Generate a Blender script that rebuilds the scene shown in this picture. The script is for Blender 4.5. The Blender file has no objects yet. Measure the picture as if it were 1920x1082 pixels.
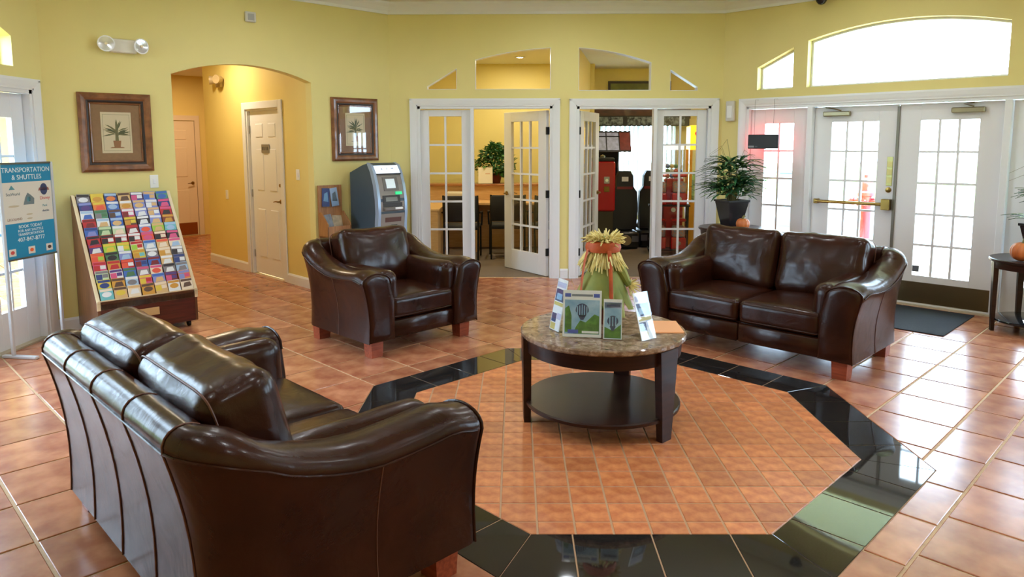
import bpy, bmesh, math, random
from mathutils import Vector, Matrix, noise
R_ = math.radians
S = math.sqrt(.5)
random.seed(7)
SC = bpy.context.scene
COL = SC.collection

# ---------------------------------------------------------------- camera, world, exposure
cam_d = bpy.data.cameras.new('camera')
cam = bpy.data.objects.new('camera', cam_d); COL.objects.link(cam)
_p, _r, _y = R_(6.64), R_(-.15), R_(.298)          # pitch down, roll, yaw
_fw = Vector((0, math.cos(_p), -math.sin(_p))); _u0 = Vector((0, math.sin(_p), math.cos(_p))); _r0 = Vector((1, 0, 0))
_rt = math.cos(_r)*_r0+math.sin(_r)*_u0; _up = -math.sin(_r)*_r0+math.cos(_r)*_u0
_m = Matrix((_rt, _up, -_fw)).transposed()
cam.matrix_world = Matrix.Translation((-.556, -3.988, 1.6)) @ (Matrix.Rotation(_y, 3, 'Z') @ _m).to_4x4()
cam_d.sensor_width = 36; cam_d.lens = 36*1342.5/1920; cam_d.shift_y = -(541-425.7)/1920
cam_d.clip_start = .05; cam_d.clip_end = 300
SC.camera = cam
SC.view_settings.view_transform = 'Standard'; SC.view_settings.look = 'None'
SC.view_settings.gamma = 1; SC.view_settings.use_curve_mapping = False
SC.view_settings.exposure = 0.0
SC.cycles.max_bounces = 6; SC.cycles.glossy_bounces = 3; SC.cycles.transmission_bounces = 3; SC.cycles.transparent_max_bounces = 12; SC.cycles.caustics_reflective = False; SC.cycles.caustics_refractive = False

SKY = 22.0            # bright hazy daytime sky
w = bpy.data.worlds.new('sky'); SC.world = w; w.use_nodes = True
_bg = w.node_tree.nodes['Background']; _bg.inputs[0].default_value = (.60, .80, 1, 1); _bg.inputs[1].default_value = SKY
CAN_W = 9.0         # each recessed ceiling lamp of the lobby
WARM = (.89, .95, 1)
COOL = (.92, .96, 1)

# ---------------------------------------------------------------- helpers
def area(name, loc, size, watts, color, rot=(0, 0, 0), shape='DISK', sy=None, parent=None, spread=None):
    d = bpy.data.lights.new(name, 'AREA'); d.shape = shape; d.size = size; d.energy = watts; d.color = color
    if sy: d.size_y = sy
    if spread: d.spread = R_(spread)
    o = bpy.data.objects.new(name, d); COL.objects.link(o); o.location = loc; o.rotation_euler = rot
    if parent: o.parent = parent
    return o
def portal(loc, rotz, sx, sz):
    d = bpy.data.lights.new('daylight_portal', 'AREA'); d.shape = 'RECTANGLE'; d.size = sx; d.size_y = sz
    d.cycles.is_portal = True
    o = bpy.data.objects.new('daylight_portal', d); COL.objects.link(o); o.location = loc
    o.rotation_euler = (R_(-90), 0, rotz)          # -Z of the lamp turns to -Y (into the room)
    return o

MATS = {}
def _nt(name):
    m = bpy.data.materials.new(name); m.use_nodes = True
    return m, m.node_tree, m.node_tree.nodes['Principled BSDF']
def lin(c):                                        # sRGB 0-255 -> linear
    return tuple((v/255/12.92 if v/255 <= .04045 else ((v/255+.055)/1.055)**2.4) for v in c)+(1,)
def mat(name, rgb, rough=.5, metal=0, var=0, vscale=8, bump=0, bscale=60, coat=0, emit=0, spec=.5, rand=0, tint=None, stretch=None, trans=0, coatr=.05, sheen=0):
    """plain material: sRGB colour, optional mottling towards tint, fine relief, clear coat, per-object brightness"""
    if name in MATS: return MATS[name]
    m, t, b = _nt(name); N = t.nodes; L = t.links
    c = lin(rgb); b.inputs['Base Color'].default_value = c
    b.inputs['Roughness'].default_value = rough; b.inputs['Metallic'].default_value = metal
    b.inputs['Specular IOR Level'].default_value = spec
    b.inputs['Coat Weight'].default_value = coat; b.inputs['Coat Roughness'].default_value = coatr
    if trans: b.inputs['Transmission Weight'].default_value = trans
    if emit:
        b.inputs['Emission Color'].default_value = c; b.inputs['Emission Strength'].default_value = emit
    co = None
    if var or bump:
        tc = N.new('ShaderNodeTexCoord'); co = tc.outputs['Object']
        if stretch:
            mp = N.new('ShaderNodeMapping'); mp.inputs['Scale'].default_value = stretch; L.new(co, mp.inputs['Vector']); co = mp.outputs[0]
    out = None
    if var:
        n = N.new('ShaderNodeTexNoise'); n.inputs['Scale'].default_value = vscale; n.inputs['Detail'].default_value = 5; L.new(co, n.inputs['Vector'])
        cr = N.new('ShaderNodeValToRGB'); cr.color_ramp.elements[0].position = .35; cr.color_ramp.elements[1].position = .68
        c2 = lin(tint) if tint else tuple(v*(1-var) for v in c[:3])+(1,)
        cr.color_ramp.elements[0].color = c2; cr.color_ramp.elements[1].color = c
        L.new(n.outputs['Fac'], cr.inputs[0]); out = cr.outputs[0]; L.new(out, b.inputs['Base Color'])
    if rand:
        oi = N.new('ShaderNodeObjectInfo'); h = N.new('ShaderNodeHueSaturation')
        mr = N.new('ShaderNodeMapRange'); mr.inputs['To Min'].default_value = 1-rand; mr.inputs['To Max'].default_value = 1+rand
        L.new(oi.outputs['Random'], mr.inputs['Value']); L.new(mr.outputs[0], h.inputs['Value'])
        if out: L.new(out, h.inputs['Color'])
        else: h.inputs['Color'].default_value = c
        L.new(h.outputs[0], b.inputs['Base Color'])
    if bump:
        n = N.new('ShaderNodeTexNoise'); n.inputs['Scale'].default_value = bscale; n.inputs['Detail'].default_value = 4; L.new(co, n.inputs['Vector'])
        bp = N.new('ShaderNodeBump'); bp.inputs['Strength'].default_value = bump; bp.inputs['Distance'].default_value = .01
        L.new(n.outputs['Fac'], bp.inputs['Height']); L.new(bp.outputs[0], b.inputs['Normal'])
    MATS[name] = m
    return m
def glass(name='clear glass', tint=(1, 1, 1, 1), k=1.0):
    if name in MATS: return MATS[name]
    m, t, b = _nt(name); N = t.nodes; L = t.links; N.remove(b)
    tr = N.new('ShaderNodeBsdfTransparent'); tr.inputs[0].default_value = tint
    gl = N.new('ShaderNodeBsdfGlossy'); gl.inputs['Roughness'].default_value = .02
    lw = N.new('ShaderNodeLayerWeight'); lw.inputs['Blend'].default_value = .5
    pw = N.new('ShaderNodeMath'); pw.operation = 'POWER'; pw.inputs[1].default_value = 5; L.new(lw.outputs['Facing'], pw.inputs[0])
    mu = N.new('ShaderNodeMath'); mu.operation = 'MULTIPLY_ADD'; mu.inputs[1].default_value = .9*k; mu.inputs[2].default_value = .04*k; L.new(pw.outputs[0], mu.inputs[0])
    mx = N.new('ShaderNodeMixShader'); L.new(mu.outputs[0], mx.inputs[0]); L.new(tr.outputs[0], mx.inputs[1]); L.new(gl.outputs[0], mx.inputs[2])
    L.new(mx.outputs[0], N['Material Output'].inputs[0]); MATS[name] = m
    return m
def wood(name, rgb, dark, rough=.3, scale=(3, 30, 30), coat=.3):
    if name in MATS: return MATS[name]
    m = mat(name, rgb, rough, var=1, vscale=2.2, tint=dark, stretch=scale, coat=coat)
    return m

class MB:
    """collects shapes; build() links them as one mesh object"""
    def __init__(s): s.v = []; s.f = []; s.m = []
    def add(s, vs, fs, mi=0, M=None):
        o = len(s.v)
        s.v += [tuple(M @ Vector(p)) if M else tuple(p) for p in vs]
        s.f += [tuple(i+o for i in f) for f in fs]; s.m += [mi]*len(fs)
        return s
    def box(s, x0, x1, y0, y1, z0, z1, bev=0, mi=0, M=None):
        if x0 > x1: x0, x1 = x1, x0
        if y0 > y1: y0, y1 = y1, y0
        if z0 > z1: z0, z1 = z1, z0
        bev = min(bev, (x1-x0)*.45, (y1-y0)*.45, (z1-z0)*.45)
        if bev <= 0:
            vs = [(x, y, z) for z in (z0, z1) for y in (y0, y1) for x in (x0, x1)]
            return s.add(vs, [(0, 2, 3, 1), (4, 5, 7, 6), (0, 1, 5, 4), (2, 6, 7, 3), (0, 4, 6, 2), (1, 3, 7, 5)], mi, M)
        vs = []; idx = {}
        lo = (x0, y0, z0); hi = (x1, y1, z1)
        for c in range(8):
            sg = [(c >> k) & 1 for k in range(3)]
            for a in range(3):                     # vertex on the face of axis a
                p = []
                for k in range(3):
                    e = hi[k] if sg[k] else lo[k]
                    p.append(e if k == a else (e-bev if sg[k] else e+bev))
                idx[(c, a)] = len(vs); vs.append(tuple(p))
        fs = []
        for a in range(3):
            b, d = (a+1) % 3, (a+2) % 3
            for sd in (0, 1):
                q = [(sd << a) | (i << b) | (j << d) for i, j in ((0, 0), (1, 0), (1, 1), (0, 1))]
                fs.append(tuple(idx[(c, a)] for c in (q if sd else q[::-1])))
        for a in range(3):                         # edges parallel to axis a
            b, d = (a+1) % 3, (a+2) % 3
            for i in (0, 1):
                for j in (0, 1):
                    c0 = (i << b) | (j << d); c1 = c0 | (1 << a)
                    fs.append((idx[(c0, b)], idx[(c1, b)], idx[(c1, d)], idx[(c0, d)]))
        for c in range(8): fs.append((idx[(c, 0)], idx[(c, 1)], idx[(c, 2)]))
        return s.add(vs, fs, mi, M)
    def prism(s, poly, a0, a1, axis='y', mi=0, M=None):
        """poly in the two other axes, extruded from a0 to a1 along axis"""
        n = len(poly)
        def P(p, a): return {'x': (a, p[0], p[1]), 'y': (p[0], a, p[1]), 'z': (p[0], p[1], a)}[axis]
        vs = [P(p, a0) for p in poly]+[P(p, a1) for p in poly]
        fs = [tuple(range(n-1, -1, -1)), tuple(range(n, 2*n))]+[(i, (i+1) % n, n+(i+1) % n, n+i) for i in range(n)]
        return s.add(vs, fs, mi, M)
    def rings(s, rings, closed=True, caps=True, mi=0, M=None):
        n = len(rings[0]); vs = [p for r in rings for p in r]; fs = []
        for i in range(len(rings)-1):
            for j in range(n if closed else n-1):
                k = (j+1) % n
                fs.append((i*n+j, i*n+k, (i+1)*n+k, (i+1)*n+j))
        if caps and closed: fs += [tuple(range(n-1, -1, -1)), tuple((len(rings)-1)*n+j for j in range(n))]
        return s.add(vs, fs, mi, M)
    def tube(s, pts, r, n=8, mi=0, M=None, closed=False):
        pts = [Vector(p) for p in pts]; rings = []; prev = None
        m = len(pts)
        for i, p in enumerate(pts):
            a = pts[i-1] if (i or closed) else p; b = pts[(i+1) % m] if (i < m-1 or closed) else p
            t = (b-a).normalized()
            if prev is None:
                up = Vector((0, 0, 1)) if abs(t.z) < .9 else Vector((1, 0, 0)); e = t.cross(up).normalized()
            else:
                e = prev-t*prev.dot(t); e = e.normalized() if e.length > 1e-6 else prev
            prev = e; f = t.cross(e)
            rr = r[i] if isinstance(r, (list, tuple)) else r
            rings.append([tuple(p+rr*(math.cos(2*math.pi*k/n)*e+math.sin(2*math.pi*k/n)*f)) for k in range(n)])
        if closed: rings.append(rings[0]); return s.rings(rings, caps=False, mi=mi, M=M)
        return s.rings(rings, mi=mi, M=M)
    def lathe(s, prof, n=24, mi=0, M=None, caps=True):
        return s.rings([[(r*math.cos(2*math.pi*k/n), r*math.sin(2*math.pi*k/n), z) for k in range(n)] for r, z in prof], mi=mi, M=M, caps=caps)
    def build(s, name, mats, parent=None, loc=None, rot=None, smooth=35, fix=True):
        me = bpy.data.meshes.new(name); me.from_pydata(s.v, [], s.f)
        if not isinstance(mats, (list, tuple)): mats = [mats]
        for m in mats: me.materials.append(m)
        if len(mats) > 1: me.polygons.foreach_set('material_index', s.m)
        if fix:
            bm = bmesh.new(); bm.from_mesh(me); bmesh.ops.recalc_face_normals(bm, faces=bm.faces); bm.to_mesh(me); bm.free()
        if smooth:
            me.shade_smooth(); me.set_sharp_from_angle(angle=R_(smooth))
        return link(name, me, parent, loc, rot)
def link(name, me, parent=None, loc=None, rot=None):
    o = bpy.data.objects.new(name, me); COL.objects.link(o)
    if parent: o.parent = parent
    if loc: o.location = loc
    if rot: o.rotation_euler = rot
    return o
def tag(o, label=None, cat=None, group=None, kind=None):
    if label: o['label'] = label
    if cat: o['category'] = cat
    if group: o['group'] = group
    if kind: o['kind'] = kind
    return o
def thing(name, loc=(0, 0, 0), rz=0, label=None, cat=None, group=None, kind=None, parent=None):
    o = bpy.data.objects.new(name, None); COL.objects.link(o); o.location = loc; o.rotation_euler = (0, 0, rz); o.empty_display_size = .1
    if parent: o.parent = parent
    return tag(o, label, cat, group, kind)
def struct(o): return tag(o, kind='structure')
def text(name, body, size, m, parent, loc, rot, ax='CENTER', ext=.0006, sx=1):
    c = bpy.data.curves.new(name, 'FONT'); c.body = body; c.size = size; c.align_x = ax; c.align_y = 'CENTER'; c.extrude = ext; c.resolution_u = 3
    tmp = bpy.data.objects.new('tmp', c); me = bpy.data.meshes.new_from_object(tmp); bpy.data.objects.remove(tmp); bpy.data.curves.remove(c)
    me.name = name; me.materials.clear(); me.materials.append(m); o = link(name, me, parent, loc, rot); o.scale = (sx, 1, 1)
    return o
def at(c, ang):                                    # frame of a wall
    return Matrix.Translation((c[0], c[1], 0)) @ Matrix.Rotation(ang, 4, 'Z')
def arc(x0, z0, x1, z1, sag, n=14):
    """points from (x0,z0) to (x1,z1), bulging upward by sag"""
    return [(x0+(x1-x0)*t, z0+(z1-z0)*t+4*sag*t*(1-t)) for t in [i/n for i in range(n+1)]]
def wall(name, outer, holes, t, c, ang, m, y0=0):
    bm = bmesh.new()
    for y, in ((y0,), (y0+t,)):
        es = []
        for lp in [outer]+holes:
            vs = [bm.verts.new((p[0], y, p[1])) for p in lp]
            es += [bm.edges.new((vs[i], vs[(i+1) % len(vs)])) for i in range(len(vs))]
        bmesh.ops.triangle_fill(bm, use_beauty=True, edges=es)
    for lp in [outer]+holes:
        n = len(lp)
        for i in range(n):
            p, q = lp[i], lp[(i+1) % n]
            bm.faces.new([bm.verts.new(v) for v in ((p[0], y0, p[1]), (q[0], y0, q[1]), (q[0], y0+t, q[1]), (p[0], y0+t, p[1]))])
    bmesh.ops.remove_doubles(bm, verts=bm.verts, dist=1e-5); bmesh.ops.recalc_face_normals(bm, faces=bm.faces)
    me = bpy.data.meshes.new(name); bm.to_mesh(me); bm.free(); me.materials.append(m)
    o = link(name, me, None, (c[0], c[1], 0), (0, 0, ang))
    return struct(o)

# ---------------------------------------------------------------- materials of the setting
YEL = mat('yellow wall paint', (232, 218, 145), .6, var=.05, vscale=1.5)
YELW = mat('warm hall paint', (233, 212, 132), .6, var=.04, vscale=1.5)
WHT = mat('white gloss trim paint', (232, 234, 238), .3)
DOORW = mat('white door paint', (230, 231, 234), .35)
CEIL = mat('white ceiling paint', (232, 230, 222), .8)
BRASS = mat('aged brass', (150, 122, 66), .28, metal=1)
BRONZE = mat('dull bronze plate', (118, 104, 76), .38, metal=1)
STEEL = mat('brushed steel', (180, 182, 184), .3, metal=1)
CHROME = mat('polished chrome', (215, 218, 222), .1, metal=1)
BLACK = mat('black plastic', (22, 22, 24), .4)
GLASS = glass()
TERRA = mat('terracotta glazed tile', (196, 134, 98), .22, var=1, vscale=6.5, tint=(152, 88, 62), bump=.015, bscale=18, rand=.15)
ORANGE = mat('orange clay tile', (216, 142, 90), .36, var=1, vscale=15, tint=(178, 98, 60), bump=.02, bscale=40, rand=.16)
GRANITE = mat('black granite', (20, 19, 19), .035, var=1, vscale=140, tint=(44, 42, 41), spec=.6)
GROUT = mat('pale grout', (208, 176, 138), .75, var=.2, vscale=30)
GROUTG = mat('grey grout', (190, 156, 124), .75)
CARPET = mat('taupe carpet', (128, 112, 96), .95, var=.25, vscale=160, bump=.5, bscale=400)
CONC = mat('pale concrete', (214, 210, 200), .8, var=.12, vscale=3)
LAWN = mat('sunlit grass', (118, 150, 62), .9, var=.35, vscale=9)

# ---------------------------------------------------------------- the octagonal lobby
C0 = (-2.021, 4.45); C1 = (1.851, 4.45); C2 = (4.503, 1.798); C3 = (4.503, -1.95); C4 = (1.85, -4.603); C5 = (-2.02, -4.603); C6 = (-4.466, -2.157); C7 = (-4.466, 2.005)
HZ = 3.2; CRZ = 3.075
A_BACK, A_RIGHT, A_RIGHT2, A_FR, A_FRONT, A_FL, A_FARL, A_LEFT = 0, R_(-45), R_(-90), R_(-135), R_(180), R_(135), R_(90), R_(45)
LB = C1[0]-C0[0]; LR = 3.75; LL = 3.457; LF = C7[1]-C6[1]
EX = .045
def rect(x0, x1, z0, z1): return [(x0, z0), (x1, z0), (x1, z1), (x0, z1)]

# back wall: two door units under an arched row of open transoms (x measured from the C0 corner)
bx = lambda X: X-C0[0]
def notch(L, H, gaps, z1):
    pts = [(-EX, 0)]
    for a, b in gaps: pts += [(a, 0), (a, z1), (b, z1), (b, 0)]
    return pts+[(L+EX, 0), (L+EX, H), (-EX, H)]
GB = [(bx(-1.70), bx(-.125)), (bx(.16), bx(1.72))]
tr_back = [[(bx(-1.581), 2.226), (bx(-1.234), 2.226), (bx(-1.234), 2.468), (bx(-1.581), 2.262)],
           [(bx(-1.022), 2.226), (bx(-.145), 2.226)]+[(bx(x), z) for x, z in reversed(arc(-1.022, 2.565, -.145, 2.70, .025, 10))],
           [(bx(.176), 2.21), (bx(1.015), 2.21)]+[(bx(x), z) for x, z in reversed(arc(.176, 2.70, 1.015, 2.53, .03, 10))],
           [(bx(1.235), 2.205), (bx(1.556), 2.205), (bx(1.556), 2.248), (bx(1.235), 2.45)]]
wall('wall_back', notch(LB, HZ, GB, 2.045), tr_back, .12, C0, A_BACK, YEL)
# right wall: glazed entrance under an arched window
DR0, DR1 = .30, 3.45
tr_right = [[(.415, 2.188), (.82, 2.188), (.82, 2.622), (.415, 2.434)],
            [(.972, 2.188), (2.77, 2.188)]+list(reversed(arc(.972, 2.674, 2.77, 2.672, .122, 18))),
            [(2.92, 2.188), (3.33, 2.188), (3.33, 2.434), (2.92, 2.622)]]
wall('wall_right', notch(LR, HZ, [(DR0, DR1)], 2.02), tr_right, .16, C1, A_RIGHT, YEL)
# left wall: arched hall opening
HX0, HX1 = LL-2.43, LL-1.003
op = [(-EX, 0), (HX0, 0)]+arc(HX0, 2.25, HX1, 2.25, .135, 20)+[(HX1, 0), (LL+EX, 0), (LL+EX, HZ), (-EX, HZ)]
wall('wall_left', op, [], .12, C7, A_LEFT, YEL)
# far left wall: same kind of glazed entrance, mostly out of the picture
FX1 = LF-.14; FX0 = FX1-3.15
tr_far = [[(FX1-.52, 2.21), (FX1-.19, 2.21), (FX1-.19, 2.44), (FX1-.52, 2.60)], [(FX0+.67, 2.21), (FX1-.67, 2.21)]+list(reversed(arc(FX0+.67, 2.67, FX1-.67, 2.67, .12, 18)))]
wall('wall_far_left', notch(LF, HZ, [(FX0, FX1)], 2.04), tr_far, .16, C6, A_FARL, YEL)
# walls behind the camera, with tall windows
L2 = C2[1]-C3[1]; LFR = math.dist(C3, C4); LFT = C4[0]-C5[0]; LFL = math.dist(C5, C6)
def win_holes(L, n, w_, z0, z1):
    g = (L-n*w_)/(n+1); return [rect(g+i*(w_+g), g+i*(w_+g)+w_, z0, z1) for i in range(n)]
WIN = {'wall_side': (C2, A_RIGHT2, L2, win_holes(L2, 2, .85, .6, 2.3)), 'wall_front_right': (C3, A_FR, LFR, []),
       'wall_front': (C4, A_FRONT, LFT, []), 'wall_front_left': (C5, A_FL, LFL, [])}
wn = 0
for nme, (c, a, L, hs) in WIN.items():
    wall(nme, rect(-EX, L+EX, 0, HZ), hs, .16, c, a, YEL)
    for h in hs:
        wn += 1
        x0, x1, z0, z1 = h[0][0], h[1][0], h[0][1], h[2][1]
        M = at(c, a)
        o = struct(thing('window_%d' % wn, M @ Vector((x0, 0, 0)), a))
        f = MB(); W_ = x1-x0
        for q in ((0, .05, z0, z1), (W_-.05, W_, z0, z1), (.05, W_-.05, z0, z0+.05), (.05, W_-.05, z1-.05, z1), (W_/2-.02, W_/2+.02, z0+.05, z1-.05), (.05, W_/2-.02, (z0+z1)/2-.02, (z0+z1)/2+.02), (W_/2+.02, W_-.05, (z0+z1)/2-.02, (z0+z1)/2+.02)):
            f.box(q[0], q[1], .05, .10, q[2], q[3])
        f.build('window_frame', WHT, o)
        MB().box(.05, W_-.05, .072, .078, z0+.05, z1-.05).build('pane', GLASS, o)
        portal(M @ Vector(((x0+x1)/2, .13, (z0+z1)/2)), a, W_, z1-z0)
# ceiling and crown moulding
_cp = [C0, C1, C2, C3, C4, C5, C6, C7]
struct(MB().prism([(x*1.08, y*1.08) for x, y in _cp], HZ, HZ+.12, 'z').build('ceiling', CEIL, smooth=0))
crown = [(0, CRZ), (-.018, CRZ), (-.022, CRZ+.03), (-.06, CRZ+.075), (-.095, CRZ+.10), (-.10, HZ), (0, HZ)]
for i, (c, a, L) in enumerate([(C0, A_BACK, LB), (C1, A_RIGHT, LR), (C7, A_LEFT, LL), (C6, A_FARL, LF), (C2, A_RIGHT2, L2), (C3, A_FR, LFR), (C4, A_FRONT, LFT), (C5, A_FL, LFL)]):
    k = math.tan(R_(22.5)); mb = MB(); n = len(crown)
    mb.rings([[(-y*k, y, z) for y, z in crown], [(L+y*k, y, z) for y, z in crown]])
    struct(mb.build('trim_%d' % (i+1), WHT, None, (c[0], c[1], 0), (0, 0, a), smooth=0))
def base_board(name, segs, c, a):
    mb = MB()
    for x0, x1 in segs: mb.prism([(-.016, 0), (0, 0), (0, .115), (-.008, .115), (-.016, .095)], x0, x1, 'x')
    return struct(mb.build(name, WHT, None, (c[0], c[1], 0), (0, 0, a), smooth=0))
base_board('baseboard_back', [(0, bx(-1.80)), (bx(-.03), bx(.065)), (bx(1.815), LB)], C0, A_BACK)
base_board('baseboard_right', [(0, .255), (3.50, LR)], C1, A_RIGHT)
base_board('baseboard_left', [(.006, HX0), (HX1, LL-.006)], C7, A_LEFT)
base_board('baseboard_far_left', [(0, FX0-.09), (FX1+.09, LF)], C6, A_FARL)

# ---------------------------------------------------------------- floor tiles
def clip(poly, nx, ny, c):                          # keep nx*x+ny*y <= c
    out = []
    for i in range(len(poly)):
        p, q = poly[i], poly[(i+1) % len(poly)]
        dp = nx*p[0]+ny*p[1]-c; dq = nx*q[0]+ny*q[1]-c
        if dp <= 0: out.append(p)
        if dp*dq < 0:
            t = dp/(dp-dq); out.append((p[0]+(q[0]-p[0])*t, p[1]+(q[1]-p[1])*t))
    return out
def parea(p): return abs(sum(p[i][0]*p[(i+1) % len(p)][1]-p[(i+1) % len(p)][0]*p[i][1] for i in range(len(p))))/2
def clean(p):
    out = []
    for q in p:
        if not out or math.dist(q, out[-1]) > .002: out.append(q)
    if len(out) > 1 and math.dist(out[0], out[-1]) < .002: out.pop()
    return out
def shrink(p, d):
    if sum(p[i][0]*p[(i+1) % len(p)][1]-p[(i+1) % len(p)][0]*p[i][1] for i in range(len(p))) < 0: p = p[::-1]
    q = list(p)
    for i in range(len(p)):
        a, b = p[i], p[(i+1) % len(p)]; l = math.dist(a, b)
        nx, ny = (b[1]-a[1])/l, -(b[0]-a[0])/l      # outward
        q = clip(q, nx, ny, nx*a[0]+ny*a[1]-d)
        if len(q) < 3: return []
    return clean(q)
def tile_mesh(mb, p, top=0.0, ch=.003, depth=.006):
    ins = shrink(p, ch)
    if len(ins) != len(p): ins = None
    n = len(p)
    if sum(p[i][0]*p[(i+1) % n][1]-p[(i+1) % n][0]*p[i][1] for i in range(n)) < 0: p = p[::-1]
    if ins:
        vs = [(x, y, top) for x, y in ins]+[(x, y, top-.002) for x, y in p]+[(x, y, top-depth) for x, y in p]
        # align ring starts
        k = min(range(n), key=lambda j: math.dist(ins[j], p[0]))
        ins = ins[k:]+ins[:k]; vs[:n] = [(x, y, top) for x, y in ins]
        fs = [tuple(range(n))]+[(i, n+i, n+(i+1) % n, (i+1) % n) for i in range(n)]+[(n+i, 2*n+i, 2*n+(i+1) % n, n+(i+1) % n) for i in range(n)]
    else:
        vs = [(x, y, top) for x, y in p]+[(x, y, top-depth) for x, y in p]
        fs = [tuple(range(n))]+[(i, n+i, n+(i+1) % n, (i+1) % n) for i in range(n)]
    mb.add(vs, fs)
FLOOR = struct(MB().box(-7.2, 5, -5, 9.6, -.15, -.0045).build('floor', GROUT, smooth=0))
OCT = [(math.cos(R_(45*k)), math.sin(R_(45*k))) for k in range(8)]
AI, AO = 1.20, 1.505
def octo(a): r = a/math.cos(R_(22.5)); return [(r*math.cos(R_(22.5+45*k)), r*math.sin(R_(22.5+45*k))) for k in range(8)]
_ci = cam.matrix_world.inverted()
def px(P):
    d = _ci @ Vector(P)
    if d.z > -.1: return None
    return (960+1342.5*d.x/-d.z, 425.7-1342.5*d.y/-d.z)
def seen(p):
    q = [px((x, y, 0)) for x, y in p]
    if any(v is None for v in q): return 0
    cx = sum(v[0] for v in q)/len(q); cy = sum(v[1] for v in q)/len(q)
    if not (-60 < cx < 1980 and 200 < cy < 1140): return 0
    return parea(q)
def outside_octagon(p, a):
    if any(all(nx*x+ny*y >= a-1e-6 for x, y in p) for nx, ny in OCT): return [p]
    out = []; rem = p
    for nx, ny in OCT:
        o = clip(rem, -nx, -ny, -a)
        if len(o) > 2 and parea(o) > .0004: out.append(o)
        rem = clip(rem, nx, ny, a)
        if len(rem) < 3: break
    return out
T = .41; G = .0068
room_lines = [(S, -S, 99)]
def inside_room(p):                                 # lobby plus a strip of the hall
    return p
field = []
for zone in (0, 1, 2):
    u0, v0 = ((.21, -1.70), (.056, 1.013), (.17, 1.665))[zone]
    for i in range(-20, 21):
        for j in range(-25, 21):
            a, b = u0+T*i, v0+T*j
            q = [(a+G, b+G), (a+T-G, b+G), (a+T-G, b+T-G), (a+G, b+T-G)]
            if zone == 1: q = clip(q, 0, 1, 1.665-G)
            if zone == 2: q = clip(q, 0, -1, -1.665-G)
            if len(q) < 3: continue
            p = [((s_+t_)*S, (s_-t_)*S) for s_, t_ in q]     # u along (1,1), v along (1,-1)
            p = clip(p, 1, 0, .1-G/2) if zone == 0 else clip(p, -1, 0, -.1-G/2)
            for nx, ny, c in ((S, S, 4.46), (1, 0, 4.5), (0, -1, 4.6), (S, -S, 4.56), (-S, -S, 4.68)):
                if len(p) > 2: p = clip(p, nx, ny, c)
            if len(p) < 3 or parea(p) < .0006: continue
            # left wall side: keep the lobby, and the hall corridor behind the opening
            cl_ = (-C0[0]+C0[1])*S
            room = clip(clip(clip(p, -S, S, cl_), 0, 1, 4.5), -1, 0, 4.46)
            hall = clip(p, S, -S, -cl_)
            far = clip(clip(hall, S, -S, -cl_-2.86), -S, -S, -.714) if len(hall) > 2 else []
            far = clip(far, S, S, 3.2) if len(far) > 2 else []
            hall = clip(hall, S, S, .714) if len(hall) > 2 else hall
            for q2 in (room, hall, far):
                if len(q2) < 3 or parea(q2) < .0006: continue
                rs = [clean(r) for r in outside_octagon(q2, AO+.003)]
                rs = [r for r in rs if len(r) > 2 and parea(r) > .0003]
                if rs and sum(parea(r) for r in rs) > .0008: field.append(rs)
field.sort(key=lambda ps: -sum(seen(p) for p in ps))
_bm = MB()
for k, ps in enumerate(field):
    if k < 296:
        p = ps[0]; cx = sum(v[0] for v in p)/len(p); cy = sum(v[1] for v in p)/len(p)
        mb = MB()
        for p in ps: tile_mesh(mb, [(x-cx, y-cy) for x, y in p], ch=.003 if len(ps) == 1 else 9)
        mb.build('floor_tile', TERRA, FLOOR, (cx, cy, 0), smooth=0, fix=False)
    else:
        for p in ps: tile_mesh(_bm, p, ch=.003 if len(ps) == 1 else 9)
tag(_bm.build('floor_tile_field', TERRA, FLOOR, smooth=0, fix=False), kind='stuff')
# octagon of small orange tiles
_bo = MB().prism(octo(AO), -.1, -.003, 'z'); _bo.build('inlay_bed', GROUTG, FLOOR, smooth=0)
TI = .158
for i in range(-9, 10):
    for j in range(-9, 10):
        a, b = .006+TI*i, -1.102+TI*(j+7)
        g_ = .0042; p = [(a+g_, b+g_), (a+TI-g_, b+g_), (a+TI-g_, b+TI-g_), (a+g_, b+TI-g_)]
        for nx, ny in OCT:
            if len(p) > 2: p = clip(p, nx, ny, AI-.002)
        p = clean(p)
        if len(p) < 3 or parea(p) < .0008: continue
        cx = sum(v[0] for v in p)/len(p); cy = sum(v[1] for v in p)/len(p)
        mb = MB(); tile_mesh(mb, [(x-cx, y-cy) for x, y in p], ch=.002); mb.build('inlay_tile', ORANGE, FLOOR, (cx, cy, 0), smooth=0, fix=False)
# black granite band, each side in a few slabs
for k in range(8):
    th = R_(45*k); n = Vector((math.cos(th), math.sin(th))); t = Vector((-n.y, n.x)); hi_ = AI*math.tan(R_(22.5)); ho = AO*math.tan(R_(22.5))
    cuts = [-9, -.325, 0, .325, 9]
    for a, b in zip(cuts, cuts[1:]):
        quad = [(-hi_, AI), (hi_, AI), (ho, AO), (-ho, AO)]
        p = clip(clip(quad, 1, 0, b-.0015), -1, 0, -a-.0015)
        p = [tuple(t*x+n*y) for x, y in p]; p = shrink(p, .0015)
        if len(p) < 3: continue
        cx = sum(v[0] for v in p)/len(p); cy = sum(v[1] for v in p)/len(p)
        mb = MB(); tile_mesh(mb, [(x-cx, y-cy) for x, y in p], ch=.0012); mb.build('granite_tile', GRANITE, FLOOR, (cx, cy, 0), smooth=0, fix=False)

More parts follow.
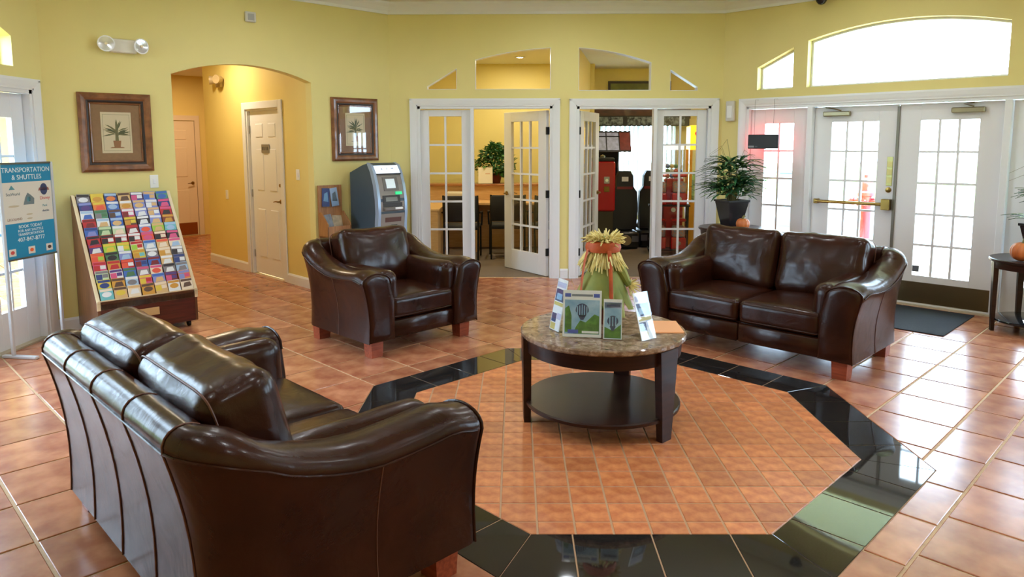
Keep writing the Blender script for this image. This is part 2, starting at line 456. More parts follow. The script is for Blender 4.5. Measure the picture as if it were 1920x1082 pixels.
# ---------------------------------------------------------------- glazed door units
def leaf(o, w_, h, cols, rows, gx0, gx1, gz0, gz1, th=.042, m=DOORW, z0=.008):
    """stiles, rails, muntins and panes of one glazed leaf; local x 0..w_, y 0..th"""
    MB().box(0, gx0, 0, th, z0, h, .002).build('stile', m, o, smooth=0); MB().box(gx1, w_, 0, th, z0, h, .002).build('stile', m, o, smooth=0)
    MB().box(gx0, gx1, 0, th, gz1, h, .002).build('rail', m, o, smooth=0); MB().box(gx0, gx1, 0, th, z0, gz0, .002).build('rail', m, o, smooth=0)
    mw = .011
    pw = (gx1-gx0)/cols; ph = (gz1-gz0)/rows
    for i in range(1, cols): MB().box(gx0+pw*i-mw, gx0+pw*i+mw, .006, th-.006, gz0, gz1).build('muntin', m, o, smooth=0)
    for j in range(1, rows):
        MB().box(gx0, gx1, .007, th-.007, gz0+ph*j-mw, gz0+ph*j+mw).build('muntin', m, o, smooth=0)
    pm = None
    for i in range(cols):
        for j in range(rows):
            if pm is None:
                pane = MB().box(-pw/2+mw, pw/2-mw, -.002, .002, -ph/2+mw, ph/2-mw).build('pane', GLASS, o, smooth=0); pm = pane.data
            else: pane = link('pane', pm, o)
            pane.location = (gx0+pw*(i+.5), th/2, gz0+ph*(j+.5))
def knob(o, x, z, y=0, m=BRASS, sgn=-1, lever=1):
    mb = MB(); M = Matrix.Translation((x, y, z)) @ Matrix.Rotation(R_(90) if sgn < 0 else R_(-90), 4, 'X')
    mb.lathe([(.001, 0), (.028, 0), (.026, .008), (.010, .010), (.010, .045)], 16, M=M)
    mb.tube([(x, y+sgn*.042, z), (x+lever*.04, y+sgn*.05, z+.004), (x+lever*.10, y+sgn*.046, z-.006)], [.010, .008, .006], 8)
    return mb.build('door_handle', m, o)
def casing(name, x0, x1, ztop, c, a, w_=.088, y=-.02, posts=(), depth=.12):
    """door casing round an opening x0..x1 and the posts inside it"""
    mb = MB()
    prof = [(0, 0), (w_, 0), (w_, y), (w_-.02, y), (.03, y*.75), (.012, y*.55), (0, y*.55)]
    mb.prism([(x0-p[0], p[1]) for p in prof], 0, ztop+w_-.012, 'z'); mb.prism([(x1+p[0], p[1]) for p in prof], 0, ztop+w_-.012, 'z')
    mb.prism([(p[1], ztop+p[0]) for p in prof], x0-w_, x1+w_, 'x')
    mb.box(x0-.005, x0+.03, 0, depth, 0, ztop); mb.box(x1-.03, x1+.005, 0, depth, 0, ztop); mb.box(x0, x1, 0, depth, ztop-.03, ztop+.004)
    for p0, p1 in posts: mb.box(p0, p1, -.008, depth, 0, ztop-.03, .003)
    return struct(mb.build(name, WHT, None, (c[0], c[1], 0), (0, 0, a), smooth=0))
casing('trim_9', bx(-1.70), bx(-.125), 2.035, C0, A_BACK, posts=[(bx(-1.085), bx(-1.045))])
casing('trim_10', bx(.16), bx(1.72), 2.03, C0, A_BACK, posts=[(bx(1.055), bx(1.095))])
MW = LAMP = None
d1 = struct(thing('door_1', (-1.67, 4.50, 0), 0)); leaf(d1, .585, 1.995, 2, 5, .095, .48, .25, 1.92)
d2 = struct(thing('door_2', (-.160, 4.56, 0), math.atan2(.69, -.51))); leaf(d2, .855, 1.99, 3, 5, .15, .70, .26, 1.87)
knob(d2, .80, .97, .042, sgn=1, lever=-1); knob(d2, .80, .97, 0, sgn=-1, lever=-1)
d3 = struct(thing('door_3', (1.10, 4.50, 0), 0)); leaf(d3, .585, 1.99, 2, 5, .085, .475, .25, 1.915)
d4 = struct(thing('door_4', (.215, 4.56, 0), math.atan2(.80, .31))); leaf(d4, .855, 1.985, 3, 5, .15, .70, .26, 1.87)
knob(d4, .79, .97, 0, sgn=-1, lever=-1)
for dd in (d2, d4):
    for z in (.3, 1.0, 1.75): MB().box(-.012, .006, -.004, .046, z-.045, z+.045, .002).build('hinge', BLACK, dd)
# reveals of the interior transoms, painted white
for i, h in enumerate(tr_back):
    mb = MB(); n = len(h); cx = sum(p[0] for p in h)/n; cz = sum(p[1] for p in h)/n
    inn = shrink(h, .005)
    if len(inn) == n:
        hh = h if sum(h[k][0]*h[(k+1) % n][1]-h[(k+1) % n][0]*h[k][1] for k in range(n)) > 0 else h[::-1]
        k = min(range(n), key=lambda j: math.dist(inn[j], hh[0])); inn = inn[k:]+inn[:k]
        mb.rings([[(p[0], -.002, p[1]) for p in hh], [(p[0], -.002, p[1]) for p in inn], [(p[0], .122, p[1]) for p in inn], [(p[0], .122, p[1]) for p in hh]], caps=False)
        struct(mb.build('trim_%d' % (11+i), WHT, None, (C0[0], C0[1], 0), (0, 0, 0), smooth=0))

def entrance(c, a, X0, X1, dl, tnum, dnum, detail=True, zt=2.02):
    """sidelight, two leaves, sidelight. dl: (post, door, door, post) x positions"""
    M = at(c, a)
    p1, a0, a1, a2, p2 = dl
    casing('trim_%d' % tnum, X0, X1, zt-.01, c, a, depth=.16, posts=[(p1, a0), (a2, p2)])
    out = []
    for k, (x0, x1, cols, gl) in enumerate([(X0+.03, p1, 2, .5), (a0, a1, 3, .56), (a1, a2, 3, .56), (p2, X1-.03, 2, .5)]):
        o = struct(thing('door_%d' % (dnum+k) if k in (1, 2) else 'window_%d' % (dnum+k+6), M @ Vector((x0+.003, .06, 0)), a))
        w_ = x1-x0-.006; g = w_*gl/2+.0
        leaf(o, w_, zt-.045, cols, 5, w_/2-g+(.0), w_/2+g, .30, 1.815)
        out.append(o)
    MB().box(X0, X1, 0, .16, -.004, .012).build('threshold', mat('pale threshold', (190, 176, 150), .5), None, (c[0], c[1], 0), (0, 0, a))
    struct(bpy.data.objects['threshold' if 'threshold.001' not in bpy.data.objects else 'threshold.001'])
    portal(M @ Vector(((X0+X1)/2, .22, 1.05)), a, X1-X0-.2, 1.9)
    return out
EN = entrance(C1, A_RIGHT, DR0, DR1, (.995, 1.052, 1.884, 2.765, 2.822), 15, 5)
EF = entrance(C6, A_FARL, FX0, FX1, (FX0+.60, FX0+.66, (FX0+FX1)/2, FX1-.66, FX1-.60), 16, 11, zt=2.05)
# transom windows: frame and pane set towards the outside
def transom(i, h, c, a, d=.16):
    o = struct(thing('window_%d' % i, (c[0], c[1], 0), a)); n = len(h); inn = shrink(h, .022)
    hh = h if sum(h[k][0]*h[(k+1) % n][1]-h[(k+1) % n][0]*h[k][1] for k in range(n)) > 0 else h[::-1]
    if len(inn) == n:
        k = min(range(n), key=lambda j: math.dist(inn[j], hh[0])); inn = inn[k:]+inn[:k]
        MB().rings([[(p[0], .10, p[1]) for p in hh], [(p[0], .10, p[1]) for p in inn], [(p[0], .14, p[1]) for p in inn], [(p[0], .14, p[1]) for p in hh]], caps=False).build('window_frame', WHT, o, smooth=0)
    MB().prism(shrink(h, .004), .118, .123, 'y').build('pane', GLASS, o, smooth=0)
    xs = [p[0] for p in h]; zs = [p[1] for p in h]
    portal(at(c, a) @ Vector(((min(xs)+max(xs))/2, .2, (min(zs)+max(zs))/2)), a, max(xs)-min(xs), max(zs)-min(zs))
for i, h in enumerate(tr_right): transom(21+i, h, C1, A_RIGHT)
for i, h in enumerate(tr_far): transom(24+i, h, C6, A_FARL)

# ---------------------------------------------------------------- hall behind the arch
HF = at(C7, A_LEFT)                                 # x along the left wall, y away from the lobby
hallm = YELW
HE = 2.86                                           # where the side wall with the door ends
wall('wall_hall_side', [(.12, 0), (.74, 0), (.74, 2.02), (1.60, 2.02), (1.60, 0), (HE, 0), (HE, 2.8), (.12, 2.8)], [], .1, HF @ Vector((HX1, 0, 0)), A_LEFT+R_(90), hallm, y0=-.1)
wall('wall_hall_near', rect(.12, 6.4, 0, 2.8), [], .1, HF @ Vector((HX0, 0, 0)), A_LEFT+R_(90), hallm)
wall('wall_hall_end', rect(-1, 5, 0, 2.8), [], .1, HF @ Vector((HX0, 5.9, 0)), A_LEFT, hallm)
wall('wall_hall_return', rect(.1, 2.7, 0, 2.8), [], .1, HF @ Vector((HX1, HE, 0)), A_LEFT, hallm, y0=-.1)
struct(MB().box(-.5, HX1+.1, .12, 6.5, 2.78, 2.88).box(HX1+.1, HX1+2.7, HE-.1, 6.5, 2.78, 2.88).build('ceiling_hall', CEIL, None, HF.translation, (0, 0, A_LEFT), smooth=0))
wall('wall_hall_far', rect(HE-.1, 6.0, 0, 2.8), [], .1, HF @ Vector((HX1+2.6, 0, 0)), A_LEFT+R_(90), hallm, y0=-.1)
# hall furniture of the setting
HW = HF @ Matrix.Translation((HX1, 0, 0)) @ Matrix.Rotation(R_(90), 4, 'Z')   # frame of the hall side wall (y towards the hall)
def panel_door(name, w_, h, loc, rz, knob_x, m=DOORW, sgn=1):
    o = struct(thing(name, loc, rz))
    MB().box(0, w_, -.04, 0, .012, h, .002).build('door_slab', m, o, smooth=0)
    pw = (w_-.12*2-.09)/2
    for k in range(2):
        x0 = .12+k*(pw+.09)
        for z0, z1 in ((h-.34, h-.13), (h-.98, h-.43), (.20, h-1.16)):
            mb = MB()
            mb.rings([[(x0, 0.0005, z0), (x0+pw, 0.0005, z0), (x0+pw, 0.0005, z1), (x0, 0.0005, z1)],
                      [(x0+.018, -.008, z0+.018), (x0+pw-.018, -.008, z0+.018), (x0+pw-.018, -.008, z1-.018), (x0+.018, -.008, z1-.018)],
                      [(x0+.03, .006, z0+.03), (x0+pw-.03, .006, z0+.03), (x0+pw-.03, .006, z1-.03), (x0+.03, .006, z1-.03)]], caps=False)
            mb.add([(x0+.03, .006, z0+.03), (x0+pw-.03, .006, z0+.03), (x0+pw-.03, .006, z1-.03), (x0+.03, .006, z1-.03)], [(0, 1, 2, 3)])
            mb.build('door_panel', m, o, smooth=0)
    knob(o, knob_x, .93, 0, sgn=1, lever=(1 if knob_x < w_/2 else -1))
    return o
A_H = A_LEFT+R_(90)
hd = panel_door('door_20', .80, 2.0, HW @ Vector((.77, -.035, 0)), A_H, .07)
for z in (.25, 1.0, 1.78): MB().box(.79, .815, -.006, .012, z-.045, z+.045).build('hinge', STEEL, hd)
MB().lathe([(.001, 0), (.022, 0), (.02, .012), (.001, .014)], 14, M=Matrix.Translation((.07, 0, 1.12)) @ Matrix.Rotation(R_(-90), 4, 'X')).build('deadbolt', BRASS, hd)
sp = MB().box(.30, .50, 0.004, .012, 1.50, 1.60, .002).build('sign_plate', mat('pewter plate', (150, 150, 148), .4, metal=.6), hd)
for k, xx in enumerate((.335, .375, .425, .465)): MB().box(xx-.012, xx+.012, .012, .0125, 1.53, 1.57).build('symbol', mat('dark sign print', (70, 72, 78), .5), sp)
# door casing on the hall side wall
def casing_at(name, M, ang, x0, x1, zt, w_=.085, y=.018):
    mb = MB()
    mb.box(x0-w_, x0, 0, y, 0, zt+w_, .004); mb.box(x1, x1+w_, 0, y, 0, zt+w_, .004); mb.box(x0, x1, 0, y, zt, zt+w_, .004)
    mb.box(x0, x0+.028, -.1, 0, 0, zt); mb.box(x1-.028, x1, -.1, 0, 0, zt); mb.box(x0, x1, -.1, 0, zt-.02, zt)
    return struct(mb.build(name, WHT, None, M.translation, (0, 0, ang), smooth=0))
casing_at('trim_17', HW, A_H, .74, 1.60, 2.02)
def bb(name, M, ang, segs):
    mb = MB()
    for x0, x1 in segs: mb.prism([(.016, 0), (0, 0), (0, .115), (.008, .115), (.016, .095)], x0, x1, 'x')
    return struct(mb.build(name, WHT, None, M.translation, (0, 0, ang), smooth=0))
bb('baseboard_hall_side', HW, A_H, [(.0, .655), (1.685, HE)])
# far door at the hall's end
HEND = HF @ Matrix.Translation((HX1+.16, 5.9, 0))
fd = panel_door('door_21', .84, 2.0, HEND @ Matrix.Rotation(math.pi, 4, 'Z') @ Vector((-.84, .048, 0)), A_LEFT+math.pi, .07, m=mat('cream door paint', (226, 208, 180), .45))
MB().box(.03, .81, .0, .008, .03, .24).build('kick_plate', mat('brass kick plate', (150, 84, 40), .35, metal=.6), fd)
mb = MB()
for q in ((-.94, -.855, 0, 2.1), (.0, .085, 0, 2.1), (-.855, .0, 2.015, 2.1)): mb.box(-q[1], -q[0], -.03, 0, q[2], q[3])
struct(mb.build('trim_18', mat('cream door paint', (226, 208, 180), .45), None, HEND.translation, (0, 0, A_LEFT), smooth=0))
MB().box(-.06, .92, -.16, -.0, -.003, .014).build('threshold', mat('bright brass strip', (230, 190, 130), .25, metal=.7), fd, (.84, -.045, 0), (0, 0, math.pi))

# ---------------------------------------------------------------- recessed ceiling lamps of the lobby
LAMPM = mat('lit lamp lens', (255, 236, 206), .5, emit=9)
def can(name, loc, watts, color, label, group, r=.085, m=None):
    o = thing(name, loc, 0, label, 'ceiling light', group)
    MB().lathe([(r+.03, 0), (r+.03, -.006), (r, -.010), (r-.004, 0)], 28).build('trim_ring', WHT, o)
    MB().lathe([(.001, -.002), (r-.004, -.002), (r-.004, -.004), (.001, -.004)], 28).build('lens', m or LAMPM, o)
    area('lamp_light', (0, 0, -.02), 2*r, watts, color, parent=o)
    return o
can_pos = [(2.0*math.cos(R_(22.5+45*k)), 2.0*math.sin(R_(22.5+45*k))) for k in range(8)]+[(3.35*math.cos(R_(45*k)), 3.35*math.sin(R_(45*k))) for k in range(8)]
for k, (x, y) in enumerate(can_pos):
    can('recessed_light', (x, y, HZ-.001), CAN_W*(1 if k < 8 else .8), WARM, 'round recessed lamp in the lobby ceiling', 'recessed lamps in the lobby ceiling')

# ---------------------------------------------------------------- leather seating
LEATHER = None
def leather():
    m, t, b = _nt('dark brown leather'); N = t.nodes; L = t.links
    tc = N.new('ShaderNodeTexCoord')
    n = N.new('ShaderNodeTexNoise'); n.inputs['Scale'].default_value = 3.5; n.inputs['Detail'].default_value = 6; L.new(tc.outputs['Object'], n.inputs['Vector'])
    cr = N.new('ShaderNodeValToRGB'); cr.color_ramp.elements[0].color = lin((36, 15, 8)); cr.color_ramp.elements[1].color = lin((56, 26, 15))
    cr.color_ramp.elements[0].position = .3; cr.color_ramp.elements[1].position = .75
    L.new(n.outputs['Fac'], cr.inputs[0]); L.new(cr.outputs[0], b.inputs['Base Color'])
    b.inputs['Roughness'].default_value = .27; b.inputs['Specular IOR Level'].default_value = .2; b.inputs['Coat Weight'].default_value = .18; b.inputs['Coat Roughness'].default_value = .15
    g = N.new('ShaderNodeTexVoronoi'); g.inputs['Scale'].default_value = 260; L.new(tc.outputs['Object'], g.inputs['Vector'])
    w2 = N.new('ShaderNodeTexNoise'); w2.inputs['Scale'].default_value = 7; w2.inputs['Detail'].default_value = 3; w2.inputs['Distortion'].default_value = .6; L.new(tc.outputs['Object'], w2.inputs['Vector'])
    b1 = N.new('ShaderNodeBump'); b1.inputs['Strength'].default_value = .06; b1.inputs['Distance'].default_value = .004; L.new(g.outputs['Distance'], b1.inputs['Height'])
    b2 = N.new('ShaderNodeBump'); b2.inputs['Strength'].default_value = .14; b2.inputs['Distance'].default_value = .05; L.new(w2.outputs['Fac'], b2.inputs['Height']); L.new(b1.outputs[0], b2.inputs['Normal'])
    L.new(b2.outputs[0], b.inputs['Normal'])
    return m
LEATHER = leather()
SEAM = mat('tan stitching', (92, 54, 38), .5)
LEGW = wood('cherry wood leg', (166, 80, 50), (130, 56, 34), .35)

def lerp_table(tab, q):
    n = len(tab)
    for i in range(n-1):
        (a, va), (b, vb) = tab[i], tab[i+1]
        if q <= b or i == n-2:
            t = max(0, min(1, (q-a)/(b-a)))
            ma = (vb-tab[i-1][1])/(b-tab[i-1][0])*(b-a) if i else 0
            mb_ = (tab[i+2][1]-va)/(tab[i+2][0]-a)*(b-a) if i+2 < n else 0
            return va*(2*t**3-3*t*t+1)+ma*(t**3-2*t*t+t)+vb*(3*t*t-2*t**3)+mb_*(t**3-t*t)
def rounded(sx, sy, sz, r, crown=0, n=9, seed=0, wr=.004, pinch=0):
    """soft cushion: rounded box, crowned along z, with gentle wrinkles"""
    hx, hy, hz = sx/2, sy/2, sz/2
    def axis(h):
        k = max(0, h-r); inner = [-k+2*k*i/(n-1) for i in range(n)]
        edge = [r*math.sin(R_(a)) for a in (22, 45, 70)]
        return [-k-e for e in reversed(edge)]+inner+[k+e for e in edge]
    ax = [[-hx]+axis(hx)+[hx], [-hy]+axis(hy)+[hy], [-hz]+axis(hz)+[hz]]
    ids = {}; vs = []; fs = []; H = (hx, hy, hz)
    def V(p):
        key = tuple(round(c, 5) for c in p)
        if key in ids: return ids[key]
        core = [max(-(H[k]-r), min(H[k]-r, p[k])) for k in range(3)]
        d = Vector([p[k]-core[k] for k in range(3)])
        q = Vector(core)+(d.normalized()*r if d.length > 1e-9 else Vector())
        u, v = q.x/hx, q.y/hy
        q.z += crown*(1-u*u)*(1-v*v)*(1 if q.z > 0 else -.4)
        if pinch: q.z *= 1-pinch*max(abs(u), abs(v))**4
        wv = noise.noise(Vector((q.x*5+seed*7.1, q.y*5, q.z*3+seed)))+.6*noise.noise(Vector((q.x*13+seed, q.y*9, q.z*5)))
        nn = d.normalized() if d.length > 1e-9 else Vector((0, 0, 1))
        q += nn*wv*wr
        ids[key] = len(vs); vs.append(tuple(q)); return ids[key]
    for a in range(3):
        b, c = (a+1) % 3, (a+2) % 3
        for sgn in (-1, 1):
            for i in range(len(ax[b])-1):
                for j in range(len(ax[c])-1):
                    f = []
                    for ii, jj in ((i, j), (i+1, j), (i+1, j+1), (i, j+1)):
                        p = [0, 0, 0]; p[a] = sgn*H[a]; p[b] = ax[b][ii]; p[c] = ax[c][jj]; f.append(V(p))
                    fs.append(tuple(f if sgn > 0 else f[::-1]))
    return MB().add(vs, fs)
ARM_H = [(0, .650), (.10, .668), (.28, .655), (.5, .655), (.75, .715), (.9, .785), (1.0, .815)]
def make_seat(name, label, cat, n, loc, rz, seed=0):
    t = .225; cw = .615; sw = cw*n; W = sw+2*t; X = W/2; D = .93; r = .15; zb = .125
    o = thing(name, loc, rz, label, cat)
    def section(p, nrm, h, th, fl, sag=.012):
        pts = []
        K = 9
        for k in range(K+1):
            q = k/K; z = zb+(h-.07-zb)*q
            pts.append((fl*q**2.2-sag*math.sin(math.pi*q), z))
        ox = pts[-1][0]
        for k in range(1, 10):                       # rolled top
            a = math.pi*k/10; pts.append((ox-th/2+math.cos(a)*(th/2)+.012*math.sin(a), h-.07+.07*math.sin(a)))
        pts += [(ox-th, h-.09), (-th+.01, .42), (-th+.01, zb)]
        return [(p[0]+nrm[0]*a, p[1]+nrm[1]*a, z) for a, z in pts]
    def arm(side):
        st = []
        ys = [0, .03, .07, .12, .2, .3, .4, .5, .58, .66, .72, D-r]
        for y in ys:
            q = y/D
            st.append(((side*X, y), (side, 0), lerp_table(ARM_H, q), .250-.08*max(0, q-.45), .045))
        for k in range(1, 7):                        # rounded rear corner
            a = R_(90*k/6); q = (D-r+r*math.sin(a))/D
            st.append(((side*(X-r+r*math.cos(a)), D-r+r*math.sin(a)), (side*math.cos(a), math.sin(a)), lerp_table(ARM_H, min(1, q)), .205-.055*k/6, .045+.02*k/6))
        rings = [section(*s_) for s_ in st]
        f0 = rings[0]; cx = sum(p[0] for p in f0)/len(f0); cz = sum(p[2] for p in f0)/len(f0)
        front = []
        for dy, sc in ((-.016, .985), (-.028, .945), (-.036, .87), (-.041, .6), (-.043, .05)):
            front.insert(0, [(cx+(p[0]-cx)*(1-(1-sc)*1.0), p[1]+dy, cz+(p[2]-cz)*(1-(1-sc)*.45)) for p in f0])
        mb = MB().rings(front+rings)
        a_ = mb.build('arm', LEATHER, o, smooth=80)
        # welt along the outer top edge and round the front face, vertical seam on the side
        w1 = [s_[9] for s_ in rings]; MB().tube([Vector(p)+Vector((side*.002, 0, 0)) for p in w1], .0045, 6).build('welt', LEATHER, a_)
        fr = [Vector(p)+Vector((0, -.012, 0)) for p in front[-1][:20]]; MB().tube(fr, .005, 6).build('welt', LEATHER, a_)
        sm = rings[6][:10]; MB().tube([Vector(p)+Vector((side*.0008, 0, 0)) for p in sm], .0022, 5).build('seam', SEAM, a_)
        sm = [rings[12+3][k] for k in range(0, 19)]
        # padded inner side of the arm
        pd = rounded(.17, .64, .28, .075, seed=seed+side*3, wr=.006)
        pd.build('arm_pad', LEATHER, o, (side*(X-t-.010), .330, .505), (0, R_(side*3), 0), smooth=80)
        return rings
    ra = arm(1); la = arm(-1)
    # straight part of the back between the two rear corners
    xs = [X-r+(-2*(X-r))*k/16 for k in range(17)]
    rings = [section((x, D), (0, 1), .815, .145, .065) for x in xs]
    bk = MB().rings(rings).build('back', LEATHER, o, smooth=80)
    for k in ([0, 16] + ([4, 8, 12] if n > 1 else [8])):
        pts = [Vector(p)+Vector((0, .0015, .0006)) for p in rings[k][:17]]; MB().tube(pts, .0032, 5).build('seam', SEAM, bk)
    MB().tube([Vector(rg[9])+Vector((0, .002, 0)) for rg in rings], .004, 6).build('welt', LEATHER, bk)
    # deck, front rail
    MB().box(-sw/2-.02, sw/2+.02, .05, D-.10, zb, .27).build('base', LEATHER, o)
    for k in range(n):
        rl = MB().box(-sw/2+cw*k+.001, -sw/2+cw*(k+1)-.001, -.004, .06, zb, .265, .012); rl.build('front_rail', LEATHER, o, smooth=60)
    for k in range(n):
        x = -sw/2+cw*(k+.5)
        s_ = rounded(cw-.006, .70, .17, .045, crown=.028, n=11, seed=seed+k, wr=.003).build('seat_cushion', LEATHER, o, (x, .335, .355), smooth=80)
        hx, hy = (cw-.008)/2, .35
        for zz in (.062, -.062):
            pts = [(-hx+.012, -hy+.05, zz), (-hx+.02, -hy+.012, zz), (-hx+.05, -hy+.003, zz), (hx-.05, -hy+.003, zz), (hx-.02, -hy+.012, zz), (hx-.012, -hy+.05, zz)]
            MB().tube(pts, .0045, 6).build('welt', LEATHER, s_)
        b_ = rounded(cw+(.06 if n > 1 else .05), .50, .26, .075, crown=.03, n=16, seed=seed+10+k, wr=.010, pinch=.08).build('back_cushion', LEATHER, o, (x*(1.09 if n > 1 else 1), .70, .645), (R_(90-15), 0, R_((-1.5, 1.2)[k % 2])), smooth=80)
        hx, hy = (cw+.06)/2, .25
        ring = []
        for a in range(40):
            ca, sa = math.cos(2*math.pi*a/40), math.sin(2*math.pi*a/40)
            p_ = .22; ex = hx*math.copysign(abs(ca)**p_, ca)*1.0; ey = hy*math.copysign(abs(sa)**p_, sa)
            ring.append((ex*.988, ey*.985, -.085))
        MB().tube(ring, .004, 6, closed=True).build('seam', SEAM, b_)
    for sx in (-1, 1):
        for y in (.03, D-.14):
            x = sx*(X-.10)
            MB().rings([[(x-.048, y-.008, 0), (x+.048, y-.008, 0), (x+.048, y+.085, 0), (x-.048, y+.085, 0)], [(x-.054, y-.014, .132), (x+.054, y-.014, .132), (x+.054, y+.094, .132), (x-.054, y+.094, .132)]]).build('leg', LEGW, o, smooth=0)
    return o
def uv(u, v): return (u*S+v*S, -u*S+v*S, 0)          # u along (1,-1), v along (1,1)
make_seat('loveseat', 'dark brown leather loveseat facing the coffee table, in front of the glazed entrance', 'sofa', 2, uv(-.105, 1.66), R_(-45), 1)
make_seat('armchair', 'single-seat dark brown leather armchair in front of the cash machine', 'armchair', 1, (.19*S-2.0*S, .19*S+2.0*S, 0), R_(45), 5)
make_seat('loveseat', 'dark brown leather loveseat seen from behind, close to the brochure rack', 'sofa', 2, uv(-.30, -1.57), R_(135), 9)
# ---------------------------------------------------------------- coffee table
ESP = wood('espresso wood', (50, 24, 17), (32, 15, 10), .36, (2, 2, 20), .1)
ESP.node_tree.nodes['Principled BSDF'].inputs['Specular IOR Level'].default_value = .3
def marble():
    m, t, b = _nt('mottled brown marble'); N = t.nodes; L = t.links
    tc = N.new('ShaderNodeTexCoord'); n = N.new('ShaderNodeTexNoise'); n.inputs['Scale'].default_value = 18; n.inputs['Detail'].default_value = 8; n.inputs['Roughness'].default_value = .7; n.inputs['Distortion'].default_value = .8
    L.new(tc.outputs['Object'], n.inputs['Vector']); cr = N.new('ShaderNodeValToRGB'); e = cr.color_ramp.elements
    e[0].position = .30; e[0].color = lin((70, 54, 44)); e[1].position = .72; e[1].color = lin((196, 176, 156))
    k = e.new(.5); k.color = lin((138, 112, 92)); L.new(n.outputs['Fac'], cr.inputs[0]); L.new(cr.outputs[0], b.inputs['Base Color'])
    b.inputs['Roughness'].default_value = .09; return m
MARBLE = marble()
TZ = .54
ct = thing('coffee_table', (-.055, .06, 0), 0, 'round coffee table with brown marble top and dark wooden lower shelf', 'table')
MB().lathe([(.001, TZ-.032), (.466, TZ-.032), (.473, TZ-.024), (.473, TZ-.006), (.467, TZ), (.001, TZ)], 72).build('table_top', MARBLE, ct)
MB().lathe([(.430, TZ-.115), (.445, TZ-.115), (.450, TZ-.032), (.430, TZ-.032), (.430, TZ-.115)], 72, caps=False).build('apron', ESP, ct)
MB().lathe([(.001, .105), (.43, .105), (.448, .112), (.448, .128), (.44, .134), (.001, .134)], 72).build('shelf', ESP, ct)
for k, a in enumerate((184, -47, 66)):
    a = R_(a); e = Vector((math.cos(a), math.sin(a), 0)); f = Vector((-e.y, e.x, 0))
    def q(r0, r1, w_, z): return [tuple(e*r0-f*w_+Vector((0, 0, z))), tuple(e*r1-f*w_+Vector((0, 0, z))), tuple(e*r1+f*w_+Vector((0, 0, z))), tuple(e*r0+f*w_+Vector((0, 0, z)))]
    MB().rings([q(.420, .458, .040, 0), q(.418, .462, .050, .15), q(.420, .466, .078, TZ-.034)]).build('leg', ESP, ct, smooth=0)
for k in range(4):
    a = R_(30+90*k); M = Matrix.Translation((.40*math.cos(a), .40*math.sin(a), 0))
    MB().lathe([(.011, .092), (.011, .105)], 10, M=M).build('shelf_foot', STEEL, ct)

# acrylic stands with leaflets, paper, harvest figure on the table
ACR = glass('clear acrylic', (.97, .985, 1, 1), .8)
WPAPER = mat('white card', (240, 241, 243), .35)
PAPER_BLUE = mat('leaflet blue', (70, 92, 190), .4); PAPER_GRN = mat('leaflet green', (92, 150, 58), .4, var=1, vscale=30, tint=(52, 104, 44)); PAPER_SKY = mat('leaflet sky', (176, 208, 232), .4, var=1, vscale=14, tint=(120, 168, 206))
PAPER_DK = mat('leaflet navy', (44, 58, 104), .4); PAPER_YEL = mat('leaflet straw', (204, 186, 96), .4); PAPER_LAV = mat('leaflet lavender', (188, 190, 222), .4); PAPER_GREY = mat('leaflet grey print', (128, 136, 150), .4)
def balloon(mb, cx, cz, r, mi):
    mb.prism([(cx+r*math.sin(t)*(1 if math.cos(t) > -.3 else .86), cz+r*math.cos(t)*1.05) for t in [2*math.pi*k/22 for k in range(22)] if True], -.0045, -.0040, 'y', mi)
def leaflet_stand(name, label, loc, rz, w_, h, tilt, art):
    o = thing(name, loc, rz, label, 'leaflet stand')
    T_ = Matrix.Rotation(R_(-tilt), 4, 'X')
    MB().box(-w_/2, w_/2, .002, .005, 0.003, h, M=T_).box(-w_/2, w_/2, -.008, -.006, 0.003, h, M=T_).build('holder', ACR, o, smooth=0)
    b = h*math.sin(R_(tilt))
    MB().box(-w_/2, w_/2, -.004, b+.05, 0, .003).build('foot', ACR, o, smooth=0)
    c = thing('leaflet', (0, 0, 0), 0, parent=o); c.rotation_euler = (R_(-tilt), 0, 0)
    # keep to thing > part: the printed card is one mesh with its print
    bpy.data.objects.remove(c)
    mb = MB(); mb.box(-w_/2+.002, w_/2-.002, -.0035, .001, .004, h-.002); art(mb, w_, h)
    mb.v = [tuple(T_ @ Vector(p)) for p in mb.v]
    mb.build('leaflet', [WPAPER, PAPER_BLUE, PAPER_GRN, PAPER_SKY, PAPER_DK, PAPER_YEL, PAPER_LAV, PAPER_GREY], o, smooth=0)
    return o
def pr(mb, x0, x1, z0, z1, mi, d=.0040): mb.box(x0, x1, -d, -.003, z0, z1, mi=mi)
def art_big(mb, w_, h):
    pr(mb, -w_/2+.012, w_/2-.012, .02, h-.055, 3)
    pr(mb, -w_/2+.012, -w_/2+.045, h-.04, h-.02, 1); pr(mb, w_/2-.045, w_/2-.012, h-.04, h-.02, 1); pr(mb, -w_/2+.05, w_/2-.05, h-.036, h-.024, 7)
    mb.prism([(-w_/2+.06, .022), (w_/2-.014, .022), (w_/2-.014, .12), (w_/2-.04, .13), (.02, .085), (-.01, .095), (-w_/2+.075, .06)], -.0044, -.004, 'y', 2)
    mb.prism([(-w_/2+.014, .03), (-w_/2+.05, .03), (-w_/2+.05, .12), (-w_/2+.035, .175), (-w_/2+.014, .16)], -.0044, -.004, 'y', 2)
    balloon(mb, .0, .15, .036, 4); mb.prism([(-.024, .128), (.024, .128), (.008, .098), (-.008, .098)], -.0045, -.004, 'y', 4)
    for k in (-2, -1, 0, 1, 2): pr(mb, k*.013-.0028, k*.013+.0028, .125, .182-abs(k)*.005, 3, .0048)
    pr(mb, -w_/2+.03, -.02, .024, .044, 1, .0046); pr(mb, .0, w_/2-.016, .026, .038, 0, .005)
